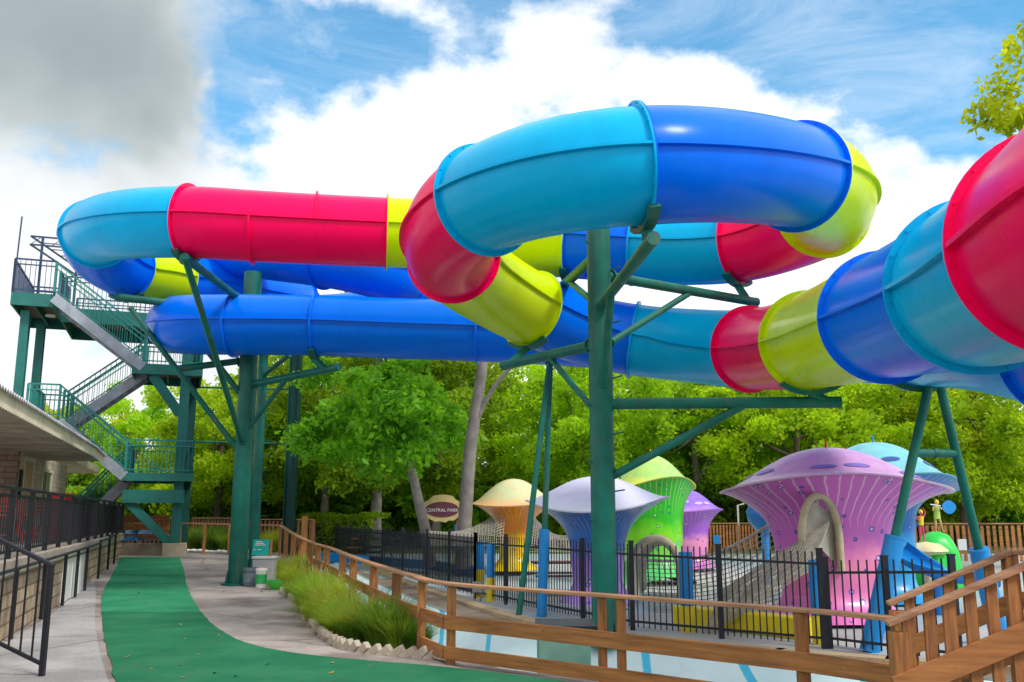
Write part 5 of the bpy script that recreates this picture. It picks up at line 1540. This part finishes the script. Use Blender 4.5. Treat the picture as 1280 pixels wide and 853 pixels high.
# notice in the picket fence, right
for (px, py, Yd, lab, m_) in ((1203, 681, 29.9, 'small white notice on the far right picket fence', WHITEP), (896, 675, 36.4, 'small blue notice on the picket fence by the purple mushroom', BLUEPAD)):
    c_ = UY(px, py, Yd-.2); mb = MB().box(c_, (.26, .02, .34)); o = tag(mesh_obj('notice', mb, m_), lab, 'notice')
# dim red-roofed building far right
db = thing('far_building', 'dark red-roofed building half hidden behind the far right picket fence', 'building', UY(1240, 672, 44))
a, b2 = UY(1128, 660, 44), UY(1330, 660, 44)
mb = MB(); mb.box(((a.x+b2.x)/2, 46, 1.0), (b2.x-a.x, 4, 1.8)); part('wall', mb, paint('maroon_wall', (.16, .02, .025), .7), db)
mb = MB(); mb.bar((a.x-.5, 44.4, 2.0), (b2.x+.5, 44.4, 2.0), .8, .12); mb.box(((a.x+b2.x)/2+3, 46.5, 3.0), (b2.x-a.x-2, 3.5, 1.6)); part('roof', mb, paint('shingle_grey', (.25, .2, .18), .9, .3, 5), db)
hu = thing('far_hut', 'dull blue-green hut under the trees beyond the picket fence', 'hut', UY(890, 665, 46))
mb = MB(); c_ = UY(888, 662, 48); mb.box((c_.x, 48, 1.0), (4.2, 3, 1.7)); part('wall', mb, paint('hut_blue', (.03, .10, .16), .8), hu); mb = MB(); mb.box((c_.x, 48, 1.95), (4.8, 3.6, .15)); part('roof', mb, paint('hut_roof', (.05, .05, .06), .8), hu)
lp = G(930, 660, dz_); q = UY(924, 676, 38)
sl = thing('thin_lamp_post', 'thin pale pole beside the picket fence behind the nets', 'pole', (q.x, q.y, .15))
mb = MB(); mb.tube([(q.x, q.y, .15), (q.x, q.y, UY(924, 632, 38).z), UY(930, 630, 38)], .04, 8); part('pole', mb, WHITEP, sl, True)
# buckets and leaning board next to the left column
def bucket(px, py, r_, h_, label, m1, m2):
    q_ = G(px, py); root = thing('bucket', label, 'bucket', q_)
    mb = MB().lathe([(r_*.86, 0), (r_*.95, h_*.5), (r_, h_), (r_*.93, h_), (r_*.84, .02)], q_, 26); part('pail', mb, m1, root, True, ang=30)
    mb = MB().lathe([(r_*.935, h_*.22), (r_*.985, h_*.72)], q_ + Vector((0, 0, 0)), 26, cap=False)
    mb.v = [q_ + (v - q_)*1.0 + Vector(((v-q_).x*.03, (v-q_).y*.03, 0)) for v in mb.v]; part('printed_band', mb, m2, root, True)
    mb = MB().lathe([(r_*1.06, h_-.06), (r_*1.08, h_-.02), (r_*1.02, h_+.01)], q_, 26, cap=False); part('rim', mb, m1, root, True)
    mb = MB(); mb.tube([q_ + Vector((r_*1.04*math.cos(a), -r_*.2 - .02*math.sin(a), h_ - .05 - .14*math.sin(a))) for a in [math.pi*k/10 for k in range(11)]], .005, 6); part('handle', mb, BLACK, root)
    return root
bucket(312, 733, .155, .40, 'grey plastic bucket beside the green column foot', paint('bucket_grey', (.13, .16, .20), .5, .1, 4), paint('bucket_band', (.16, .22, .27), .5, .3, 12))
bucket(326, 735, .125, .42, 'white bucket with a green label, right of the grey bucket', WHITEP, paint('label_green', (.02, .42, .12), .5))
q_ = G(344, 737); o = mesh_obj('green_bowl', MB().lathe([(.08, 0), (.17, .10), (.20, .20), (.17, .20), (.07, .04)], q_, 20), GB, True); tag(o, 'small bright green bowl at the edge of the tall grass', 'bowl')
bx = G(322, 728); pb = thing('storage_box', 'pale plastic storage box with a lid behind the two buckets', 'box', bx + Vector((0, .5, 0)))
mb = MB(); c_ = bx + Vector((.02, .5, .26)); mb.box(c_, (.50, .4, .52)); part('body', mb, paint('box_white', (.50, .50, .52), .5), pb, bevel=.02); mb = MB(); mb.box(c_ + Vector((0, 0, .29)), (.54, .44, .06)); part('lid', mb, WHITEP, pb, bevel=.015)
sb = thing('notice_board', 'teal notice board with white lines propped on the storage box', 'sign', c_ + Vector((-.1, 0, .33)))
M4 = Matrix.Translation(c_ + Vector((-.10, -.05, .53))) @ Matrix.Rotation(-.28, 4, 'X')
mb = MB().box((0, 0, 0), (.40, .03, .38)); mb.v = [M4 @ v for v in mb.v]; part('panel', mb, paint('teal_panel', (.0, .36, .31), .4), sb)
for k, (w_, z_, x_) in enumerate(((.16, .13, -.05), (.20, .09, -.03), (.26, .05, -.01), (.10, -.06, -.03), (.03, -.06, -.14))):
    mb = MB().box((x_, -.018, z_), (w_, .006, .018 if k < 4 else .03)); mb.v = [M4 @ v for v in mb.v]; part('text_line', mb, WHITEP, sb)
mb = MB().box((.24, .02, -.02), (.05, .05, .46)); mb.v = [M4 @ v for v in mb.v]; part('easel_leg', mb, WOODZ, sb)

# ------------------------------------------------------------------ vegetation
def leaf(vs, fs, p, sz, rng, up=.3):
    d = Vector((rng.uniform(-1, 1), rng.uniform(-1, 1), rng.uniform(-1, 1)))
    if d.length < .1: d = Vector((1, 0, 0))
    d.normalize(); n = Vector((rng.uniform(-1, 1), rng.uniform(-1, 1), rng.uniform(-.2, 1.4))).normalized()
    s_ = d.cross(n)
    if s_.length < .1: s_ = Vector((0, 1, 0))
    s_.normalize(); o_ = len(vs)
    vs += [p - d*sz*.55, p + s_*sz*.30, p + d*sz*.55, p - s_*sz*.30]; fs.append((o_, o_+1, o_+2, o_+3))
def crown_mesh(seed, Rx, Rz, nclump, nleaf, sz, hollow=.35, low=-.8, clr=(.16, .26), shell=True):
    rng = random.Random(seed); vs = []; fs = []
    cl = []
    while len(cl) < nclump:
        p = Vector((rng.uniform(-1, 1), rng.uniform(-1, 1), rng.uniform(low, 1)))
        if p.length > 1 or p.length < hollow: continue
        cl.append(Vector((p.x*Rx, p.y*Rx, p.z*Rz)))
    for c_ in cl:
        rr = Rx*rng.uniform(*clr); fl = rng.uniform(.45, .8)
        for _ in range(nleaf):
            a = rng.uniform(0, 2*math.pi); h_ = rng.uniform(-1, 1); q_ = (1-h_*h_)**.5; r_ = rr*(rng.random()**.45)*rng.uniform(.75, 1.2)
            leaf(vs, fs, c_ + Vector((r_*q_*math.cos(a), r_*q_*math.sin(a), r_*h_*fl - .12*r_*r_/rr)), sz*rng.uniform(.7, 1.35), rng)
    return vs, fs, cl
def trunk_mesh(seed, hgt, r0, cl, zc, lean=(0, 0), nb=9, top=.75):
    rng = random.Random(seed); mb = MB(); n = 7; P = []
    for k in range(n+1):
        f_ = k/n; P.append(Vector((lean[0]*f_ + rng.uniform(-1, 1)*r0*.5*f_, lean[1]*f_ + rng.uniform(-1, 1)*r0*.5*f_, hgt*top*f_)))
    Rr = [r0*(1.35 if k == 0 else 1)*(1-.62*k/n) for k in range(n+1)]
    mb.tube(P, Rr, 12)
    for c_ in rng.sample(cl, min(nb, len(cl))):
        k = rng.randint(3, n); s_ = P[k]; e_ = Vector((c_.x, c_.y, c_.z + zc)); m_ = s_.lerp(e_, .5) + Vector((0, 0, -.05*(e_-s_).length)) + Vector((rng.uniform(-.2, .2), 0, 0))
        mb.tube([s_, m_, e_], [Rr[k]*.7, Rr[k]*.4, .02], 7)
    return mb
TREES = {}
def make_tree(kind, seed, Rx, Rz, zc, hgt, r0, ncl, nlf, sz, leafm, **k):
    vs, fs, cl = crown_mesh(seed, Rx, Rz, ncl, nlf, sz, **{a: b3 for a, b3 in k.items() if a in ('hollow', 'low', 'clr')})
    vs = [v + Vector((0, 0, zc)) for v in vs]
    root = thing('tree', 'x', 'tree', (0,0,0), 0, k.get('group'))
    me = MB(); me.v = vs; me.f = fs; me.mi = [0]*len(fs)
    part('crown', me, leafm, root)
    part('trunk', trunk_mesh(seed, hgt, r0, cl, zc, k.get('lean', (0, 0)), k.get('nb', 9)), k.get('bark', BRONZE), root, True)
    TREES[kind] = [root, False]
    return root
DBARK = paint('trunk_brown', (.10, .075, .055), .95, .35, 2.5, bump=.8)
make_tree('yel', 1, 4.2, 3.9, 5.3, 9.0, .22, 90, 300, .20, LEAF_Y, bark=DBARK, group='yellow-green trees behind the play area')
make_tree('yel2', 2, 4.6, 4.4, 5.6, 9.4, .24, 95, 290, .20, LEAF_Y, bark=DBARK, group='yellow-green trees behind the play area', clr=(.13, .24))
make_tree('grn', 3, 4.4, 4.4, 6.2, 10.4, .25, 95, 300, .19, LEAF_G, bark=BRONZE, group='green trees behind the screened fence')
make_tree('drk', 4, 4.4, 4.8, 6.0, 10.5, .25, 75, 240, .24, LEAF_D, bark=DBARK, group='dark trees at the back')
make_tree('thin', 5, 3.6, 4.2, 7.2, 11.4, .20, 44, 170, .20, LEAF_Y, bark=BRONZE, group='thin open trees', clr=(.12, .2))
def put(kind, px, Y, s_, rz, label, zbase=None, lift=0):
    r_ = TREES[kind]
    loc = UY(px, 640, Y); loc.z = (.25 if zbase is None else zbase) + lift
    if not r_[1]:
        r_[1] = True; o_ = r_[0]; o_.location = loc; o_.rotation_euler = (0, 0, rz); o_.scale = (s_,)*3; o_['label'] = label
    else: o_ = dup(r_[0], loc, rz, label, s_)
    return o_
pl_ = [
 ('yel', -20, 52, .72, .3, 'yellow-green tree behind the building roof at the left edge'),
 ('yel2', 52, 46, .70, 1.2, 'yellow-green tree seen between the two left tower columns'),
 ('yel', 108, 49, .80, 2.1, 'yellow-green tree behind the second stair flight of the tower'),
 ('yel2', 168, 45, .78, 4.0, 'yellow-green tree behind the third stair flight, left of the tower column'),
 ('yel', 272, 40, .86, 5.0, 'bright yellow-green tree with a brown trunk behind the hedge, left of the tall round column'),
 ('yel2', 335, 44, .95, .8, 'yellow-green tree between the round column and the far dark column'),
 ('grn', 405, 42, .90, 1.0, 'green tree just right of the far dark column'),
 ('grn', 470, 37, .98, 2.6, 'large dense green tree above the screened fence'),
 ('grn', 545, 41, .92, 3.9, 'green tree between the two leaning grey trunks'),
 ('thin', 618, 52, .86, 1.5, 'thin open tree right of the leaning grey trunk'),
 ('yel2', 690, 46, 1.02, 2.9, 'yellow-green tree behind the slim green frame'),
 ('yel', 745, 40, .95, 3.3, 'yellow-green tree directly behind the main column'),
 ('yel2', 815, 50, 1.08, 5.3, 'yellow-green tree behind the tall green mushroom'),
 ('grn', 872, 43, .88, 4.4, 'green tree behind the small purple mushroom'),
 ('yel', 935, 47, 1.0, .9, 'yellow-green tree behind the blue bowl sculpture'),
 ('yel2', 1000, 40, .92, 1.9, 'bright yellow-green tree left of the pink mushroom cap'),
 ('yel', 1068, 46, 1.02, 4.8, 'yellow-green tree rising behind the pink and aqua caps'),
 ('yel2', 1135, 42, .95, 3.7, 'yellow-green tree between the legs of the A-shaped frame'),
 ('yel', 1205, 39, .92, 2.7, 'yellow-green tree right of the fairy statues'),
 ('thin', 1262, 42, .92, 0.5, 'open yellow-green tree at the right edge above the ramp'),
 ('drk', 1230, 56, 1.0, 2.0, 'dark tree far behind the right picket fence'),
 ('drk', 905, 58, .92, 1.4, 'dark tree in the gap behind the purple mushroom'),
 ('drk', 230, 56, .72, 5.2, 'dark tree far behind the stair tower column'),
]
for a in pl_: put(*a)
# tall thin tree whose tip shows above the slide
put('thin', 511, 62, 1.62, .7, 'tall distant tree whose tip peeks over the red slide section', lift=1.0)
# big near tree at the right edge, top above the slides
TREES['yelbig'] = None
make_tree('big', 9, 4.6, 5.4, 13.5, 17.4, .34, 85, 260, .24, LEAF_Y, bark=BRONZE, clr=(.14, .22))
b_ = UY(1425, 640, 27); TREES['big'][0].location = (b_.x + 1.35, b_.y, .1); TREES['big'][0]['label'] = 'tall yellow-green tree over the slides in the upper right corner'
if 'group' in TREES['big'][0]: del TREES['big'][0]['group']
# two leaning grey trunks with visible bare stems
def lean_tree(label, pts, rads, crown, seed, fork=None):
    P = [UD(*p) for p in pts]; P[0].z = .1
    root = thing('tree', label, 'tree', P[0])
    C_ = catmull(P, 4); n = len(C_); rr = [rads[0] + (rads[1]-rads[0])*i/(n-1) for i in range(n)]
    mb = MB(); mb.tube(C_, rr, 14)
    if fork:
        fp = [UD(*p) for p in fork[0]]; mb.tube(catmull(fp, 3), [fork[1]*(1-.5*i/(3*(len(fp)-1))) for i in range(3*(len(fp)-1)+1)], 10)
    part('trunk', mb, BRONZE, root, True)
    vs, fs, cl = crown_mesh(seed, crown[1], crown[2], crown[3], 170, .22, hollow=.2, low=-.9, clr=(.18, .3))
    c_ = UD(*crown[0]); me = MB(); me.v = [v + c_ for v in vs]; me.f = fs; me.mi = [0]*len(fs)
    part('crown', me, LEAF_G, root)
lean_tree('tall pale grey forked trunk reaching up behind the blue tube', [(578, 700, 27.5), (582, 640, 27.5), (588, 560, 27.5), (597, 500, 27.5), (604, 452, 27.5), (612, 400, 27.8)], (.225, .13),
          ((560, 390, 29.5), 2.2, 1.0, 26), 21, ([(590, 540, 27.5), (608, 500, 27.4), (630, 468, 27.3), (650, 450, 27.2)], .09))
lean_tree('short leaning grey trunk left of the park sign with a green crown', [(538, 700, 28.5), (533, 670, 28.5), (524, 630, 28.5), (515, 590, 28.5), (505, 550, 28.7), (492, 500, 29)], (.19, .10),
          ((478, 520, 29.5), 2.9, 1.9, 60), 22)
# hedges
def hedge(label, a, b3, zb, h_, wd, mat, seed):
    rng = random.Random(seed); a, b3 = Vector(a), Vector(b3); L = (b3-a).length; d = (b3-a).normalized(); n = Vector((-d.y, d.x, 0)); vs = []; fs = []
    for _ in range(int(L*700)):
        s_ = rng.random()*L; side = rng.random()
        if side < .5: off = -wd/2 + rng.uniform(-.05, .12); z_ = rng.uniform(0, h_)
        else: off = rng.uniform(-wd/2, wd/2); z_ = h_ + rng.uniform(-.12, .06)
        p = a + d*s_ + n*off*(-1 if n.y < 0 else 1); p.z = zb + z_ + .06*math.sin(s_*2.1); leaf(vs, fs, p, .13, rng)
    mb = MB(); mb.v = vs; mb.f = fs; mb.mi = [0]*len(fs)
    o_ = mesh_obj('hedge', mb, mat); tag(o_, label, 'hedge'); return o_
hedge('dark clipped hedge behind the brown picket fence at the left', UY(236, 640, 41), UY(300, 640, 41), .3, 1.5, 1.2, LEAF_D, 31)
hedge('low green hedge just behind the dark screened fence', UY(385, 640, 38.5), UY(478, 640, 36), .25, 1.35, 1.0, LEAF_G, 32)
# undergrowth: individual shrubs that fill the lower tree line
def shrub_proto(seed, mat):
    vs, fs, cl = crown_mesh(seed, 1.5, 1.3, 26, 150, .19, hollow=.1, low=-.6, clr=(.25, .4))
    root = thing('shrub', 'x', 'shrub', (0,0,0), 0, 'shrubs below the tree line')
    mb = MB(); mb.v = [v + Vector((0, 0, 1.1)) for v in vs]; mb.f = fs; mb.mi = [0]*len(fs); part('foliage', mb, mat, root)
    mb = MB()
    for k in range(5):
        a = k*1.3; mb.tube([(0, 0, 0), (.3*math.cos(a), .3*math.sin(a), .6), (.7*math.cos(a), .7*math.sin(a), 1.2)], [.04, .03, .01], 6)
    part('stem', mb, DBARK, root); return root
SH = [shrub_proto(41, LEAF_D), shrub_proto(42, LEAF_G), shrub_proto(43, LEAF_Y)]
used_ = [False]*3
where = {0: 'dark', 1: 'green', 2: 'yellow-green'}
near_names = [(-10,'left of the building roof'),(90,'behind the lowest stair flight'),(140,'under the tower stairs'),(190,'behind the tower footing'),(255,'behind the hedge, left part'),(310,'between the round columns'),(345,'beside the far dark column'),(395,'at the start of the screened fence'),(440,'above the low green hedge'),(500,'left of the short leaning trunk'),(550,'behind the park sign'),(610,'right of the tall forked trunk'),(665,'behind the orange mushroom'),(715,'left of the main column'),(775,'behind the lilac mushroom'),(850,'behind the purple mushroom cap'),(900,'above the hut'),(935,'behind the blue bowl'),(985,'left of the pink stem'),(1050,'hidden behind the pink mushroom'),(1110,'behind the aqua cap'),(1170,'behind the fairy statues'),(1215,'right of the statues'),(1262,'at the right edge behind the pickets')]
rg = random.Random(5)
for i, (px, nm) in enumerate(near_names):
    for j, (Y, s_) in enumerate(((44 + rg.uniform(-2, 3), rg.uniform(1.1, 1.6)), (50 + rg.uniform(-2, 3), rg.uniform(1.7, 2.3)))):
        if 0 < px < 300 and j == 0: Y = 44
        k = rg.choice((0, 1, 1) if j else (0, 1, 2)); loc = UY(px + rg.uniform(-12, 12) + j*24, 640, Y); loc.z = .2
        lab = ('large ' if j else 'small ') + where[k] + ' shrub ' + nm
        if not used_[k]: used_[k] = True; o_ = SH[k]; o_.location = loc; o_.scale = (s_,)*3; o_['label'] = lab
        else: dup(SH[k], loc, rg.uniform(0, 6), lab, s_)
# ornamental grasses
def tuft(seed, n, L, mat, spread=.9, seedheads=True):
    rng = random.Random(seed); vs = []; fs = []
    for _ in range(n):
        a = rng.uniform(0, 2*math.pi); r0 = rng.random()**.5*.30; l_ = L*rng.uniform(.55, 1.15); le = rng.uniform(.10, spread)*l_; wv_ = rng.uniform(.008, .016)
        d = Vector((math.cos(a), math.sin(a), 0)); s_ = Vector((-d.y, d.x, 0)); p0 = d*r0; o_ = len(vs); m_ = 6
        for k in range(m_+1):
            f_ = k/m_; p = p0 + d*le*f_**1.7 + Vector((0, 0, l_*(f_ - .32*f_**2.6*(le/l_+.3))))
            ww = wv_*(1-f_*.9); vs += [p - s_*ww, p + s_*ww]
        for k in range(m_): fs.append((o_+2*k, o_+2*k+1, o_+2*k+3, o_+2*k+2))
    mb = MB(); mb.v = vs; mb.f = fs; mb.mi = [0]*len(fs)
    root = thing('grass_clump', 'x', 'grass clump', (0,0,0), 0, 'ornamental grass clumps')
    part('blades', mb, mat, root)
    if seedheads:
        mb = MB()
        for _ in range(9):
            a = rng.uniform(0, 6.28); l_ = L*rng.uniform(.8, 1.05); d = Vector((math.cos(a), math.sin(a), 0)); e_ = d*l_*rng.uniform(.2, .5) + Vector((0, 0, l_))
            m_ = e_*.5 + Vector((0, 0, .1)); mb.tube([(0, 0, 0), m_, e_], [.003, .003, .002], 4); mb.tube([e_, e_ + d*.05 + Vector((0, 0, .09))], [.009, .003], 6)
        part('seed_heads', mb, paint('straw%d' % seed, (.50, .33, .14), .8, .2, 5), root)
    return root
TF = [tuft(51, 1200, .95, GRASS, 1.15), tuft(52, 1000, .80, GRASS2, .95, False)]
tu = [False, False]
for (k, px, py, s_, lab) in ((0, 352, 722, .62, 'straw-tipped grass clump nearest the buckets'), (0, 368, 736, .68, 'yellowish grass clump behind the bright bowl'), (0, 392, 762, .82, 'largest yellow-green grass clump beside the walkway bend'),
                       (0, 418, 772, .75, 'yellow-green grass clump in the middle of the bed'), (0, 436, 788, .62, 'short bushy grass clump at the bed corner'), (0, 458, 800, .62, 'low grass clump against the stone edging'), (1, 482, 806, .88, 'spiky green grass clump at the end of the bed'), (1, 500, 810, .66, 'small spiky grass clump nearest the fence board'),
                       (0, 378, 716, .6, 'grass clump against the curved wooden rail'), (0, 404, 742, .6, 'grass clump leaning on the wooden fence posts'),
                       (1, 240, 686, 1.25, 'round green grass clump right of the tower footing'), (1, 266, 687, 1.35, 'round green grass clump left of the tall column'), (1, 284, 688, 1.0, 'small grass clump touching the tall column'), (0, 345, 690, 1.0, 'grass clump right of the second column'), (0, 398, 782, .55, 'low straw-coloured clump touching the bricks left of the bed corner'), (1, 384, 765, .5, 'low green clump against the bricks near the bright bowl'), (0, 420, 794, .5, 'small yellow clump just inside the brick corner'), (1, 444, 803, .45, 'smallest green clump in front of the low yellow grass'), (1, 368, 748, .5, 'small green clump right behind the bright bowl'), (1, 520, 812, .5, 'thin green clump poking through the lowest fence board')):
    q_ = G(px, py)
    if not tu[k]: tu[k] = True; o_ = TF[k]; o_.location = q_; o_.scale = (s_,)*3; o_['label'] = lab
    else: dup(TF[k], q_, random.uniform(0, 6), lab, s_)
# bed soil and slanted edging bricks
EP = catmull([G(*p) for p in ((352, 742), (366, 752), (377, 764), (389, 784), (412, 804), (439, 814), (480, 819), (548, 824))], 12)
mb = MB(); R2 = [p for p in reversed(RS) if 10.5 < p.y < 21.5]; R2.sort(key=lambda p: -p.y)
poly = EP + [Vector((p.x - .02, p.y, 0)) for p in reversed(R2)]
mb.add([Vector((p.x, p.y, gz(p.y) + .02)) for p in poly], [tuple(range(len(poly)))])
o_ = mesh_obj('bed_soil', mb, SOILM, origin=(0, 0, 0)); struct(o_)
STONE = concrete('edging_stone', (.60, .54, .44), (.44, .38, .30), (.32, .26, .20), 2.5, False)
M0 = MB(); M0.box((0, 0, .065), (.22, .09, .10)); br = mesh_obj('edging_brick', M0, STONE, origin=(0, 0, 0), bevel=.012); tag(br, 'x', 'brick', 'slanted edging bricks')
L = [0]
for a, b3 in zip(EP, EP[1:]): L.append(L[-1] + (b3-a).length)
s_ = .02; k = 0
while s_ < L[-1]:
    j = max(i for i in range(len(L)) if L[i] <= s_); j = min(j, len(EP)-2)
    p = EP[j].lerp(EP[j+1], (s_-L[j])/max(1e-6, L[j+1]-L[j])); d = (EP[j+1]-EP[j]).normalized()
    o_ = br if k == 0 else br.copy()
    if k: COL.objects.link(o_)
    o_.location = (p.x, p.y, gz(p.y) - .02 + random.uniform(-.01, .01)); o_.rotation_euler = (R(random.uniform(-6, 6)), R(-38 + random.uniform(-8, 8)), math.atan2(d.y, d.x) + random.uniform(-.15, .15)); o_['label'] = 'pale slanted brick in the row edging the grass bed'
    s_ += .165; k += 1
# white pebbles edging far bed
mb = MB(); a, b3 = G(228, 690), G(300, 693)
PEB = MB(); PEB.lathe([(.01, 0), (.10, .02), (.11, .07), (.05, .11), (.01, .115)], (0,0,0), 9, cap=False)
pb0 = mesh_obj('edging_stone', PEB, WHITEP, True, origin=(0,0,0)); tag(pb0, 'round white stone in the row edging the far grass bed', 'stone', 'round white edging stones')
for k in range(26):
    o_ = pb0 if k == 0 else pb0.copy()
    if k: COL.objects.link(o_)
    q_ = a.lerp(b3, k/25); o_.location = (q_.x + random.uniform(-.03, .03), q_.y + random.uniform(-.05, .05), gz(q_.y)); o_.scale = (random.uniform(.7, 1.1),)*3; o_.rotation_euler = (0, 0, random.uniform(0, 6))
# fallen leaves on the walkway
LV = MB(); LV.add([(-.03, 0, .004), (0, -.018, .0), (.035, 0, .006), (0, .018, .0)], [(0, 1, 2, 3)])
lf0 = mesh_obj('fallen_leaf', LV, paint('dry_leaf', (.34, .22, .05), .8, .3, 9), origin=(0,0,0)); tag(lf0, 'small dry leaf lying on the walkway', 'leaf', 'dry leaves scattered on the walkway')
for k in range(34):
    q_ = G(random.uniform(60, 560), 700 + 150*random.random()**.7, off=.02); o_ = lf0 if k == 0 else lf0.copy()
    if k: COL.objects.link(o_)
    o_.location = q_; o_.rotation_euler = (random.uniform(-.4, .4), random.uniform(-.4, .4), random.uniform(0, 6)); o_.scale = (random.uniform(.7, 1.4),)*3
